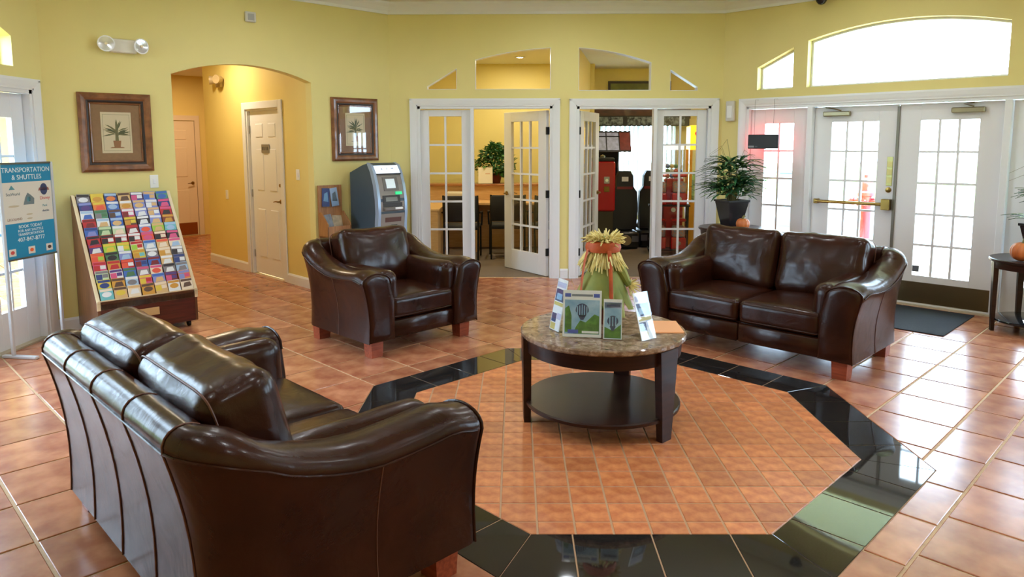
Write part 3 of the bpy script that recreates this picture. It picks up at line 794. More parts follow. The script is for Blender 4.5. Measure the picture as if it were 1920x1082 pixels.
def art_small(mb, w_, h):
    pr(mb, -w_/2+.006, w_/2-.006, .008, h-.02, 3); pr(mb, -w_/2+.006, w_/2-.006, h-.05, h-.018, 6)
    pr(mb, -w_/2+.02, w_/2-.012, h-.042, h-.030, 4, .0044); mb.prism([(-w_/2+.008, .01), (w_/2-.008, .01), (w_/2-.008, .085), (0, .05), (-w_/2+.008, .07)], -.0044, -.004, 'y', 2)
    balloon(mb, .0, .10, .03, 4); mb.prism([(-.02, .082), (.02, .082), (.006, .05), (-.006, .05)], -.0046, -.004, 'y', 4)
    for k in (-1, 0, 1): pr(mb, k*.016-.003, k*.016+.003, .075, .125, 3, .0049)
def art_side(mb, w_, h):
    pr(mb, -w_/2+.006, w_/2-.006, h-.05, h-.02, 6)
    pr(mb, -w_/2+.006, w_/2-.006, h-.13, h-.06, 4); pr(mb, -w_/2+.02, w_/2-.03, h-.12, h-.085, 3, .0044); pr(mb, -w_/2+.006, w_/2-.006, h-.155, h-.135, 5)
    pr(mb, -w_/2+.006, .0, .05, .10, 4, .0044); pr(mb, -w_/2+.006, .004, .008, .045, 5); pr(mb, .004, w_/2-.006, .07, .105, 6)
leaflet_stand('leaflet_stand', 'large acrylic stand with a balloon leaflet at the front of the coffee table', (-.195, -.150, TZ), R_(-9), .215, .262, 10, art_big)
leaflet_stand('leaflet_stand', 'narrow acrylic stand with a balloon leaflet beside the large one on the coffee table', (-.032, -.195, TZ), R_(-9), .104, .222, 10, art_small)
leaflet_stand('leaflet_stand', 'slanted acrylic stand holding a yellow and navy leaflet next to the orange paper', (.164, -.198, TZ), R_(36), .108, .262, 17, art_side)
leaflet_stand('leaflet_stand', 'acrylic stand seen edge-on at the side of the coffee table nearest the armchair', (-.338, .0, TZ), R_(-64), .108, .30, 12, art_side)
tag(MB().box(-.10, .105, -.13, .13, 0, .004, .001).box(-.095, .11, -.125, .135, .004, .006).build('orange_paper', mat('orange paper', (240, 172, 120), .6), None, (.285, .07, TZ), (0, 0, R_(-2))), 'sheets of pale orange paper lying on the coffee table', 'paper')
# straw scarecrow
STRAW = mat('yellow straw', (240, 222, 150), .8, var=.25, vscale=25); HUSK = mat('green husk cloth', (150, 150, 74), .7, var=1, vscale=7, tint=(110, 124, 54)); RUST = mat('rust ribbon', (196, 86, 34), .6, var=.3, vscale=20); CLAYP = mat('red clay', (120, 52, 38), .6)
sc_ = thing('straw_scarecrow', (-.04, .20, TZ), R_(-6), 'straw scarecrow with green husk skirt and rust ribbon on the coffee table', 'scarecrow')
MB().lathe([(.001, 0), (.060, 0), (.080, .06), (.082, .09), (.06, .09), (.001, .08)], 20).build('pot', CLAYP, sc_)
MB().lathe([(.05, .08), (.04, .2), (.04, .33), (.05, .39), (.058, .44), (.052, .49), (.03, .515), (.001, .52)], 16).build('body', HUSK, sc_)
random.seed(3)
for k in range(12):                                  # husk panels of the skirt
    a = 2*math.pi*k/12+.2; e = Vector((math.cos(a), math.sin(a), 0)); f = Vector((-e.y, e.x, 0)); out = .15+.035*random.random(); zb_ = .06+.06*random.random()
    rg = []
    for i in range(7):
        t = i/6; r = .035+(out-.035)*t**.9; z = .37-(.37-zb_)*t**1.15; wd = .014+.052*math.sin(math.pi*min(1, .15+t*.80))
        c = e*r+Vector((0, 0, z)); rg.append([tuple(c-f*wd-e*.012), tuple(c-f*wd*.5+e*.008), tuple(c+e*.016), tuple(c+f*wd*.5+e*.008), tuple(c+f*wd-e*.012), tuple(c-e*.002)])
    MB().rings(rg).build('husk_panel', HUSK, sc_, smooth=70)
def straw(n, c, r0, ang, l0, l1, drop, wd, seed, m=STRAW, name='straw'):
    rnd = random.Random(seed); mb = MB()
    for k in range(n):
        a = ang[0]+(ang[1]-ang[0])*rnd.random(); e = Vector((math.cos(a), math.sin(a), 0)); l = l0+(l1-l0)*rnd.random(); d = drop[0]+(drop[1]-drop[0])*rnd.random()
        p0 = Vector(c)+e*r0*rnd.uniform(.5, 1)+Vector((0, 0, .03*(rnd.random()-.5))); dv = (e*math.cos(d)+Vector((rnd.random()-.5, rnd.random()-.5, 0))*.35+Vector((0, 0, -math.sin(d)))).normalized()
        p2 = p0+dv*l+Vector((0, 0, -l*.14)); p1 = (p0+p2)/2+Vector((0, 0, l*.07))
        mb.tube([p0, p1, p2], [wd, wd*.95, wd*.5], 4)
    return tag(mb.build(name, m, sc_, smooth=60), kind='stuff')
straw(230, (0, 0, .425), .085, (0, 6.3), .06, .115, (.75, 1.4), .0062, 1, name='straw_fringe')
straw(190, (.008, 0, .495), .065, (0, 6.3), .04, .08, (-1.1, .15), .0060, 2, name='straw_hair')
straw(40, (.15, -.03, .23), .012, (-1.4, 1.2), .03, .07, (-.9, .9), .0042, 4, name='straw_hand')
MB().tube([(.04, 0, .37), (.10, -.01, .33), (.155, -.03, .23)], [.030, .034, .020], 8).build('sleeve', HUSK, sc_)
MB().lathe([(.070, .425), (.100, .430), (.106, .452), (.098, .485), (.070, .490), (.070, .425)], 20, caps=False).build('ribbon', RUST, sc_)
for a in (-2.6, -1.25):
    e = Vector((math.cos(a), math.sin(a), 0)); mb = MB(); rg = []
    for i in range(5):
        t = i/4; c = e*(.105+.05*t**.6)+Vector((0, 0, .445-.30*t)); f = Vector((-e.y, e.x, 0)); rg.append([tuple(c-f*.012), tuple(c+e*.003), tuple(c+f*.012), tuple(c-e*.003)])
    mb.rings(rg).build('ribbon_tail', RUST, sc_, smooth=60)

# ---------------------------------------------------------------- brochure rack
RACKW = wood('walnut veneer', (120, 74, 44), (92, 54, 32), .4, (25, 25, 2), .15); MAHOG = wood('mahogany veneer', (92, 34, 26), (66, 22, 18), .35, (2, 25, 25), .25)
def on_left(x, o, z=0): return HF @ Vector((x, -o, z))      # o metres into the lobby from the left wall
RX0, RX1 = .135, .925
rk = thing('brochure_rack', on_left(RX0, .03), A_LEFT, 'sloping wooden floor rack full of brochures under the framed palm print', 'brochure rack')
RW = RX1-RX0
prof = [(0, .055), (0, 1.165), (-.04, 1.17), (-.585, .325), (-.585, .055)]
for x0, x1 in ((0, .02), (RW-.02, RW)): MB().prism(prof, x0, x1, 'x').build('side_panel', RACKW, rk, smooth=0)
MB().box(.02, RW-.02, -.58, -.562, .055, .262).build('front_panel', MAHOG, rk, smooth=0)
MB().box(.02, RW-.02, -.018, 0, .055, 1.16).build('back_panel', RACKW, rk, smooth=0)
MB().box(.02, RW-.02, -.56, -.018, .055, .075).build('bottom_panel', RACKW, rk, smooth=0)
IVORY = mat('ivory edge strip', (226, 206, 168), .35)
for x in (-.004, RW-.022):
    MB().prism([(-.036, 1.176), (-.046, 1.172), (-.592, .325), (-.592, .262), (-.583, .262), (-.583, .322)], x, x+.026, 'x').build('edge_strip', IVORY, rk, smooth=0)
MB().prism([(-.588, .262), (-.600, .335), (-.596, .338), (-.583, .262)], .0, RW, 'x').build('tray_front', glass('clear tray', (.97, .97, .96, 1), 1.3), rk, smooth=0)
MB().box(.0, RW, -.60, -.594, .335, .344).build('tray_lip', IVORY, rk, smooth=0)
MB().box(RW/2-.12, RW/2+.075, -.588, -.58, .16, .225, .002).build('name_plate', mat('tan name plate', (202, 168, 118), .4), rk, smooth=0)
for x in (.06, RW-.06):
    for y in (-.52, -.07):
        w_ = MB().lathe([(.001, -.012), (.027, -.012), (.027, .012), (.001, .012)], 16, M=Matrix.Translation((x, y, .027)) @ Matrix.Rotation(R_(90), 4, 'Y')).build('caster', BLACK, rk)
NR, NC = 12, 7
p0 = Vector((0, -.045, 1.15)); p1 = Vector((0, -.575, .335)); dn = (p1-p0)
for j in range(NR+1):                                # sloping shelf board under each row
    pass
MB().prism([(-.06, 1.125), (-.03, 1.125), (-.545, .30), (-.575, .325)][::-1], .02, RW-.02, 'x').build('slope_board', RACKW, rk, smooth=0)
PAL = {'gy': (128, 124, 130), 'y': (222, 196, 66), 'nb': (48, 66, 128), 'tn': (214, 176, 122), 'pu': (84, 58, 128), 'lv': (132, 142, 206), 'tg': (86, 146, 122), 'or': (226, 128, 62), 'b': (62, 104, 186), 'w': (226, 228, 232),
       'g': (74, 120, 82), 'pk': (212, 84, 132), 'r': (190, 42, 46), 'k': (44, 38, 44), 'rs': (130, 58, 34), 'lg': (190, 214, 172), 'dr': (126, 34, 40), 'tl': (112, 186, 192), 'ro': (228, 88, 60), 'li': (164, 204, 70), 'cr': (232, 214, 190), 'lb': (160, 190, 222), 'br': (92, 66, 52), 'go': (206, 150, 56)}
ROWS = ['gy/k/w y/y/go nb/lb/or tn/w/br pu/w/pk lv/tn/b tg/y/b', 'nb/lv/pu or/y/ro b/w/lb tn/w/go lv/w/tn lv/tn/w nb/r/pk', 'w/lb/b tg/g/gy b/lb/br pk/w/dr lv/tn/w lv/w/tn r/pk/k', 'r/w/dr w/lb/tn b/lb/tn br/y/go k/lb/w lv/w/tn rs/k/go',
        'b/nb/lv g/br/lg lg/w/cr dr/r/w lv/w/ro li/w/tn tl/w/lb', 'r/w/k r/w/k r/w/k r/w/k ro/or/pk dr/cr/k k/w/pk', 'pu/r/w li/or/y li/y/w cr/r/li lb/b/w tn/ro/cr cr/pk/lb', 'or/li/ro g/tg/k lv/w/lb y/tl/go gy/k/w tn/cr/go gy/w/k',
        'pk/w/r go/or/r r/w/ro b/nb/dr b/nb/dr tn/br/w gy/w/nb', 'lg/gy/nb w/pu/pk b/tl/g gy/pk/w cr/pk/ro gy/k/w lb/tn/gy', 'y/b/nb go/tn/br lb/w/gy pk/r/y lv/b/tn dr/pu/pk or/pk/lv', 'tl/cr/w tn/br/y cr/tn/w go/tn/br tn/cr/y w/tn/go cr/go/br']
NAMES = {'gy': 'grey', 'y': 'yellow', 'nb': 'navy', 'tn': 'tan', 'pu': 'purple', 'lv': 'lavender', 'tg': 'grey-green', 'or': 'orange', 'b': 'blue', 'w': 'white', 'g': 'green', 'pk': 'pink', 'r': 'red', 'k': 'black', 'rs': 'rust', 'lg': 'pale green', 'dr': 'dark red', 'tl': 'teal', 'ro': 'coral', 'li': 'lime', 'cr': 'cream', 'lb': 'light blue', 'br': 'brown', 'go': 'gold'}
ORD = ['first', 'second', 'third', 'fourth', 'fifth', 'sixth', 'seventh']
RORD = ['top', 'second', 'third', 'fourth', 'fifth', 'sixth', 'seventh', 'eighth', 'ninth', 'tenth', 'eleventh', 'twelfth']
cwid = (RW-.05)/NC
def cm(k): return mat('brochure '+NAMES[k], PAL[k], .38)
random.seed(11)
for j, row in enumerate(ROWS):
    for i, cell in enumerate(row.split()):
        a, b, c = cell.split('/'); W2 = cwid*.46; h = .098
        zt = (j+.02)/NR
        P = p0+dn*((j+1)/NR)
        o = MB()
        o.box(-W2, W2, -.004, .004, -h, 0)
        o.box(-W2+.003, W2-.003, -.0046, -.004, -.024, -.004, mi=1 if random.random() < .6 else 2)
        k = random.random()
        if k < .4: o.prism([(-W2*.7, -.075), (W2*.8, -.07), (W2*.6, -.032), (-W2*.4, -.035)], -.0047, -.004, 'y', mi=2)
        elif k < .7: o.prism([(.75*W2*math.cos(t), -.05+.022*math.sin(t)) for t in [2*math.pi*q_/12 for q_ in range(12)]], -.0047, -.004, 'y', mi=2)
        else:
            o.box(-W2+.003, 0, -.0047, -.004, -.075, -.03, mi=2); o.box(.002, W2-.006, -.0047, -.004, -.06, -.03, mi=1)
        ob = o.build('brochure', [cm(a), cm(b), cm(c)], None, smooth=0)
        loc = rk.matrix_basis @ Vector((.025+cwid*(i+.5), P.y-.006+h*math.sin(R_(20)), P.z+.004+h*math.cos(R_(20))))
        ob.location = loc; ob.rotation_euler = (R_(-20), R_(random.uniform(-2.5, 2.5)), A_LEFT)
        tag(ob, "%s and %s brochure, %s from the sign stand in the rack's %s row" % (NAMES[a], NAMES[b], ORD[i], RORD[j]), 'brochure', 'brochures in the sloping rack')

# ---------------------------------------------------------------- framed palm prints
FRM = wood('bronzed frame wood', (146, 94, 56), (110, 66, 38), .32, (6, 6, 6), .3); FRD = mat('dark frame fillet', (44, 28, 20), .4); MATB = mat('brown linen mat', (146, 108, 80), .7, var=.15, vscale=40, bump=.2, bscale=300)
CARD = mat('cream print card', (218, 204, 172), .6); PLM = mat('print green', (74, 84, 58), .6); PLM2 = mat('print olive', (104, 104, 70), .6); POT = mat('print pot brown', (150, 98, 64), .6); GLZ = glass('picture glass', (1, 1, 1, 1), 1.0)
def frame(name, label, x0, x1, z0, z1, seed, green):
    w_, h = x1-x0, z1-z0; o = thing(name, on_left((x0+x1)/2, .0, (z0+z1)/2), A_LEFT, label, 'picture')
    def ring(m, d0, a, b, y0, y1, y2):
        """moulding between insets a and b; y depth outer, crest, inner"""
        def r(i, y): return [(-w_/2+i, y, -h/2+i), (w_/2-i, y, -h/2+i), (w_/2-i, y, h/2-i), (-w_/2+i, y, h/2-i)]
        mb = MB().rings([r(a, 0), r(a, y0), r(a+(b-a)*.35, y1), r(a+(b-a)*.75, y1*.9), r(b, y2), r(b, -.004)], caps=False); return mb.build(d0, m, o, smooth=0)
    ring(FRM, 'frame', 0, .062, -.022, -.036, -.024); ring(FRD, 'fillet', .062, .083, -.020, -.020, -.014); 
    MB().box(-w_/2+.06, w_/2-.06, -.012, -.004, -h/2+.06, h/2-.06).build('mat_board', MATB, o, smooth=0)
    ring(FRM, 'inner_moulding', .083, .100, -.014, -.022, -.014)
    cw, ch = w_*.335, h*.42
    c = MB().box(-cw/2*1.25, cw/2*1.25, -.015, -.012, -ch*.62, ch*.62).build('print', CARD, o, smooth=0)
    e = MB()
    for q in ((-cw*.55, cw*.55, ch*.545, ch*.552), (-cw*.55, cw*.55, -ch*.552, -ch*.545), (-cw*.55, -cw*.54, -ch*.55, ch*.55), (cw*.54, cw*.55, -ch*.55, ch*.55)): e.box(q[0], q[1], -.0155, -.015, q[2], q[3])
    e.build('print_border', PLM2, c, smooth=0)
    rnd = random.Random(seed); mb = MB()
    for k in range(26):
        a = R_(rnd.uniform(-10, 190)); l = ch*rnd.uniform(.28, .42); bx_, bz = rnd.uniform(-.006, .006), -.01+rnd.uniform(-.02, .04)
        d = (math.cos(a), math.sin(a)); nrm = (-d[1], d[0]); ww = .0065
        mb.prism([(bx_, bz), (bx_+d[0]*l*.5+nrm[0]*ww, bz+d[1]*l*.5+nrm[1]*ww), (bx_+d[0]*l, bz+d[1]*l-.006*abs(d[0])), (bx_+d[0]*l*.5-nrm[0]*ww, bz+d[1]*l*.5-nrm[1]*ww)], -.0158-.00002*k, -.015, 'y', mi=k % 2)
    mb.prism([(-.014, -.075), (.014, -.075), (.010, .02), (-.010, .02)], -.0165, -.015, 'y', mi=1)
    mb.prism([(-.025, -.125), (.025, -.125), (.032, -.07), (-.032, -.07)], -.0168, -.015, 'y', mi=2); mb.prism([(-.06, -.135), (.06, -.135), (.045, -.125), (-.045, -.125)], -.0166, -.015, 'y', mi=2)
    mb.build('palm_drawing', [PLM, PLM2, POT], c, smooth=0, fix=True)
    MB().box(-w_/2+.084, w_/2-.084, -.0195, -.018, -h/2+.084, h/2-.084).build('glazing', GLZ, o, smooth=0)
    return o
frame('framed_print', 'wide framed palm print above the brochure rack', LL-3.216, LL-2.630, 1.362, 2.048, 1, 0)
frame('framed_print', 'framed palm print above the cash machine', LL-.777, LL-.182, 1.413, 2.110, 2, 1)

# ---------------------------------------------------------------- wall fixtures
LAMPG = mat('clear lamp bowl', (226, 230, 236), .12, metal=.6)
em = thing('emergency_light', on_left(LL-2.835, 0, 2.462), A_LEFT, 'white emergency light with two round heads high above the framed print', 'emergency light')
MB().box(-.11, .11, -.055, 0, -.062, .055, .008).build('housing', mat('off white plastic', (226, 222, 210), .45), em)
for sx in (-1, 1):
    M = Matrix.Translation((sx*.135, -.05, .004)) @ Matrix.Rotation(R_(sx*16), 4, 'Z') @ Matrix.Rotation(R_(90), 4, 'X')
    hd_ = MB().lathe([(.001, -.03), (.03, -.03), (.056, .0), (.068, .018), (.068, .028), (.058, .028)], 24, M=M, caps=False).build('lamp_head', WPAPER, em)
    MB().lathe([(.001, .020), (.03, .024), (.058, .027)], 24, M=M, caps=False).build('reflector', LAMPG, hd_)
    MB().lathe([(.001, .03), (.012, .03), (.012, .02), (.001, .02)], 12, M=M).build('bulb', mat('lamp bulb glass', (240, 226, 190), .1), hd_)
fa = thing('wall_sounder', on_left(LL-1.648, 0, 2.852), A_LEFT, 'small square white sounder high on the wall above the arch', 'alarm')
MB().box(-.055, .055, -.03, 0, -.05, .05, .008).build('housing', mat('pale grey plastic', (214, 212, 206), .5), fa)
MB().box(-.033, .033, -.033, -.029, -.034, .03, .003).build('grille', mat('grey plastic', (172, 174, 176), .5), fa)
def plate(name, loc, rz, label, toggles=1, m=None):
    o = thing(name, loc, rz, label, 'light switch')
    MB().box(-.037*toggles, .037*toggles, -.006, 0, -.06, .06, .003).build('cover_plate', mat('white switch plastic', (236, 236, 232), .35), o)
    for k in range(toggles): MB().box(-.011+(k-(toggles-1)/2)*.046, .011+(k-(toggles-1)/2)*.046, -.010, -.006, -.022, .022, .002).build('toggle', WHT, o)
    return o
plate('light_switch', on_left(LL-2.632, 0, 1.264), A_LEFT, 'white light switch plate beside the arch, above the rack corner')
plate('light_switch', HW @ Vector((.35, 0, 1.262)), A_H+math.pi, 'white light switch plate on the hall wall beside the panelled door')
plate('wall_socket', HW @ Vector((2.25, 0, .95)), A_H+math.pi, 'small cream blank plate on the hall wall behind the panelled door')
fx = thing('hall_spotlight', HW @ Vector((2.27, 0, 2.40)), A_H+math.pi, 'brass twin spotlight high on the hall wall', 'spotlight')
MB().box(-.07, .07, -.05, 0, -.07, .05, .01).build('housing', mat('beige metal', (178, 156, 116), .4), fx)
for sx in (-1, 1):
    MB().lathe([(.02, -.05), (.045, -.03), (.055, .03), (.055, .045), (.001, .04)], 18, M=Matrix.Translation((sx*.085, -.07, .02)) @ Matrix.Rotation(R_(90), 4, 'X') @ Matrix.Rotation(R_(sx*25), 4, 'Y')).build('lamp_head', mat('beige metal', (178, 156, 116), .4), fx)
def on_right(x, o, z=0): return at(C1, A_RIGHT) @ Vector((x, -o, z))
sn = thing('door_sensor', on_right(.115, 0, 1.965), A_RIGHT, 'small white sensor box between the arcade doorway and the entrance', 'sensor')
MB().box(-.05, .05, -.05, 0, -.115, .115, .008).build('housing', mat('pale grey plastic', (214, 212, 206), .5), sn)
MB().box(-.03, .03, -.056, -.048, -.08, .06, .004).build('cover', WPAPER, sn)
cmr = thing('dome_camera', on_right(1.14, .12, 3.11), A_RIGHT, 'small black dome camera hanging from the ceiling above the entrance', 'camera')
MB().lathe([(.07, 0), (.07, -.03), (.055, -.06), (.05, -.075), (.03, -.10), (.001, -.11)], 24).build('dome', mat('dark dome', (34, 38, 48), .12), cmr)
MB().lathe([(.074, 0), (.074, -.024), (.068, -.028), (.06, -.02)], 24).build('mount', mat('pale grey plastic', (214, 212, 206), .5), cmr)
MB().tube([(0, 0, -.055), (.0, -.03, -.075), (0, -.05, -.085)], .018, 10).build('lens', BLACK, cmr)
# ---------------------------------------------------------------- sign stand by the far left doors
TEAL = mat('sign turquoise', (24, 134, 176), .35); SIGNW = mat('sign cream', (214, 210, 198), .4); LET = mat('sign white letters', (226, 236, 238), .4); SIGNG = mat('sign grey ink', (104, 118, 122), .5); SIGNN = mat('sign navy ink', (52, 62, 98), .5); SIGNR = mat('sign red ink', (196, 74, 66), .5); SIGNT = mat('sign teal ink', (84, 140, 148), .5)
SILV = mat('silver lacquer', (206, 212, 220), .3, metal=.35)
ss = thing('sign_stand', (-4.315, 1.50, 0), R_(90-8), 'chrome stand with turquoise transportation and shuttles sign beside the rack', 'sign')
BW, ZB, ZT = .47, .745, 1.455                        # board; local x along the board, y towards the wall
for sx in (-1, 1):
    mb = MB(); mb.box(sx*(BW/2+.012)-.012, sx*(BW/2+.012)+.012, -.012, .012, .02, ZT+.012, .003); mb.build('post', SILV, ss)
    MB().box(sx*(BW/2+.012)-.02, sx*(BW/2+.012)+.02, -.20, .09, 0, .022, .004).build('foot', SILV, ss)
MB().box(-BW/2, BW/2, -.012, .012, ZT, ZT+.014).build('frame_rail', mat('dull frame', (110, 108, 96), .4, metal=.7), ss); MB().box(-BW/2, BW/2, -.012, .012, ZB-.014, ZB).build('frame_rail', mat('dull frame', (110, 108, 96), .4, metal=.7), ss)
bd = MB().box(-BW/2, BW/2, -.004, .004, ZB, ZT).build('board', TEAL, ss, smooth=0)
zw0, zw1 = ZB+.265, ZT-.135
MB().box(-BW/2+.002, BW/2-.002, -.0048, -.004, zw0, zw1).build('logo_panel', SIGNW, bd, smooth=0)
FR = (R_(90), 0, 0)
text('lettering', 'TRANSPORTATION', .052, LET, bd, (0, -.005, ZT-.045), FR); text('lettering', '& SHUTTLES', .052, LET, bd, (0, -.005, ZT-.10), FR)
for b_, s_, z_ in (('BOOK TODAY', .034, zw0-.03), ('FOR ANY SHUTTLE', .028, zw0-.062), ('TRANSPORTATION', .028, zw0-.09), ('407-847-8777', .046, zw0-.13)):
    text('lettering', b_, s_, LET, bd, (.0, -.005, z_), FR)
def logo(shape, m, z=.0): 
    return MB().prism(shape, -.0056, -.0048, 'y').build('logo', m, bd, smooth=0)
def disc(cx, cz, rx, rz_, n=20): return [(cx+rx*math.cos(2*math.pi*k/n), cz+rz_*math.sin(2*math.pi*k/n)) for k in range(n)]
logo(disc(.155, zw1-.065, .036, .046), SIGNN); logo([(.10, zw1-.075), (.21, zw1-.075), (.20, zw1-.052), (.11, zw1-.052)], mat('sign rust ink', (140, 84, 76), .5))
logo([(-.175, zw1-.055), (-.12, zw1-.055), (-.15, zw1-.022)], SIGNT); text('lettering', 'SeaWorld', .032, SIGNG, bd, (-.14, -.0052, zw1-.09), FR)
logo([(-.05, zw1-.175), (.05, zw1-.175), (.055, zw1-.13), (.02, zw1-.10), (-.005, zw1-.085), (-.03, zw1-.12)], SIGNG); logo(disc(.0, zw1-.135, .02, .02), SIGNT)
text('lettering', 'Disney', .036, SIGNR, bd, (.16, -.0052, zw1-.135), FR); text('lettering', 'Park', .026, SIGNT, bd, (.155, -.0052, zw1-.195), FR); text('lettering', 'shuttles', .022, SIGNN, bd, (.16, -.0052, zw1-.235), FR)
text('lettering', 'LEGOLAND', .026, mat('sign brown ink', (136, 96, 72), .5), bd, (-.14, -.0052, zw0+.03), FR); logo(disc(-.14, zw1-.18, .05, .008), mat('sign sand ink', (190, 178, 150), .5)); logo(disc(0, zw0+.06, .03, .006), mat('sign sand ink', (190, 178, 150), .5)); logo(disc(.0, zw0+.028, .025, .006), mat('sign sand ink', (190, 178, 150), .5))
for cx, m in ((-.185, SIGNR), (-.005, mat('sign orange ink', (226, 96, 40), .5)), (.17, mat('sign dark brown ink', (70, 48, 40), .5))):
    MB().box(cx-.032, cx+.032, -.0048, -.004, ZB+.02, ZB+.075).build('badge', SIGNW, bd, smooth=0); logo(disc(cx, ZB+.048, .018, .014), m)

# ---------------------------------------------------------------- cash machine
ax0, ax1 = LL-.595, LL-.215; AW = ax1-ax0
atm = thing('atm', on_left((ax0+ax1)/2, .04), A_LEFT, 'grey cash machine with lit sign behind the armchair', 'cash machine')
ATB = mat('slate blue metal', (66, 82, 96), .45, var=.1, vscale=3); ATS = mat('silver blue trim', (158, 178, 206), .3, metal=.3); ATF = mat('warm grey fascia', (142, 134, 128), .45); ATK = mat('dark recess', (52, 46, 44), .5)
front = [(-.54, .0), (-.54, .74), (-.555, .86), (-.55, 1.0), (-.52, 1.16), (-.47, 1.30), (-.42, 1.375)]
prof = [(0, 0)]+front+[(-.36, 1.395), (-.25, 1.37), (0, 1.285)]
MB().prism(prof, -AW/2+.012, AW/2-.012, 'x').build('cabinet', ATB, atm, smooth=0)
for sx in (-1, 1):
    band = [(y-.006, z) for y, z in front]+[(-.355, 1.40)]+[(y+.055, z-.0) for y, z in reversed(front)]
    MB().prism(band, sx*(AW/2)-(.034 if sx > 0 else 0), sx*(AW/2)+(.034 if sx < 0 else 0), 'x').build('side_trim', ATS, atm, smooth=20)
def fpt(z):                                          # front surface y at height z
    for (ya, za), (yb, zb_) in zip(front, front[1:]):
        if za <= z <= zb_: return ya+(yb-ya)*(z-za)/(zb_-za)
    return front[-1][0]
def fplate(name, m, x0, x1, z0, z1, d0, d1, parent=atm, n=6):
    zs = [z0+(z1-z0)*k/n for k in range(n+1)]
    return MB().prism([(fpt(z)-d1, z) for z in zs]+[(fpt(z)+d0, z) for z in reversed(zs)], x0, x1, 'x').build(name, m, parent, smooth=0)
fplate('fascia', ATF, -AW/2+.034, AW/2-.034, .60, 1.275, .02, .003)
fplate('lower_door', ATF, -AW/2+.034, AW/2-.034, .03, .59, .02, .003)
sg = fplate('lit_sign', mat('lit sign panel', (226, 234, 250), .4, emit=1.1), -AW/2+.036, AW/2-.036, 1.285, 1.368, .02, .006)
tl = math.atan2(.05, .14)
for k, ch in enumerate('ATM'): text('lettering', ch, .045, mat('sign blue grey ink', (96, 112, 140), .5), sg, ((k-1)*.07, fpt(1.327)-.0075, 1.327), (R_(90)-tl*.75, 0, 0))
fplate('visor', BLACK, -AW/2+.036, AW/2-.036, 1.272, 1.284, .02, .022)
sb = fplate('screen_bezel', mat('mid grey bezel', (112, 106, 102), .45), -.095, .095, 1.10, 1.245, .01, .010)
fplate('screen', mat('lit screen', (196, 208, 214), .3, emit=.55), -.06, .055, 1.125, 1.225, .008, .012, sb)
fplate('card_reader', mat('green lit slot', (40, 190, 120), .4, emit=1.0), .045, .125, 1.055, 1.085, .008, .018)
fplate('keypad_recess', ATK, -.125, .10, .97, 1.05, .01, .006); fplate('keypad', mat('steel keys', (120, 116, 110), .4, metal=.5), -.09, .06, .985, 1.03, .01, .012)
MB().box(-.125, .125, -.60, -.54, .885, .925, .008).build('ledge', mat('mid grey bezel', (112, 106, 102), .45), atm); fplate('tray_recess', ATK, -.125, .125, .925, .968, .01, .005)
fplate('receipt_slip', WPAPER, .0, .09, .90, .922, -.03, .06, n=1)
fplate('cash_slot', mat('brown red slot', (92, 60, 56), .5), -.10, .11, .76, .81, .01, .007); fplate('lock', BLACK, -.02, .06, .69, .73, .01, .006)

# wooden leaflet stand between the arch and the cash machine
lx0, lx1 = LL-.985, LL-.70; LW = lx1-lx0; LITW = wood('honey oak', (176, 124, 74), (150, 100, 58), .45, (20, 20, 2), .1)
ls = thing('leaflet_floor_stand', on_left((lx0+lx1)/2, .025), A_LEFT, 'slim oak floor stand with blue leaflets between the arch and the cash machine', 'leaflet stand')
MB().box(-LW/2, LW/2, -.02, 0, 0, 1.155).build('back_board', LITW, ls, smooth=0)
MB().box(-LW/2, LW/2, -.30, 0, 0, .03).build('foot', LITW, ls, smooth=0)
for sx in (-1, 1):
    MB().prism([(-.02, .60), (-.02, .86), (-.06, .87), (-.20, .74), (-.20, .60)], sx*LW/2-(.012 if sx > 0 else 0), sx*LW/2+(.012 if sx < 0 else 0), 'x').build('pocket_side', LITW, ls, smooth=0)
MB().box(-LW/2, LW/2, -.20, -.188, .60, .72).build('pocket_front', LITW, ls, smooth=0); MB().box(-LW/2, LW/2, -.19, -.02, .60, .615).build('pocket_floor', LITW, ls, smooth=0)
MB().box(-LW/2+.02, LW/2-.02, -.05, -.042, .92, 1.0).build('upper_pocket', ACR, ls, smooth=0)
for k, (x, c, lab, tilt) in enumerate([(-.065, (46, 62, 120), 'navy and sky blue leaflet in the upper pocket of the oak stand', 3), (.055, (150, 176, 208), 'pale blue leaflet in the upper pocket of the oak stand', -6)]):
    o = MB().box(-.045, .045, -.003, .003, 0, .20).prism([(-.03, .06), (.03, .05), (.02, .16), (-.02, .14)], -.0038, -.003, 'y', mi=1).build('leaflet', [mat('leaflet stand %d' % k, c, .4), mat('leaflet stand art %d' % k, (110, 156, 196) if k == 0 else (96, 110, 120), .4)], None, on_left((lx0+lx1)/2+x, .025+.034, .925), (R_(-3), R_(tilt), A_LEFT), smooth=0)
    tag(o, lab, 'leaflet')
for k, (x, yy, c, lab) in enumerate([(-.05, .10, (150, 156, 166), 'grey magazine in the lower pocket of the oak stand'), (.06, .08, (206, 190, 160), 'cream magazine in the lower pocket of the oak stand')]):
    o = MB().box(-.06, .06, -.006, .006, 0, .23).build('magazine', mat('magazine %d' % k, c, .4, var=.4, vscale=18), None, on_left((lx0+lx1)/2+x, .025+yy, .617), (R_(-18), R_(-5+9*k), A_LEFT), smooth=0)
    tag(o, lab, 'magazine')

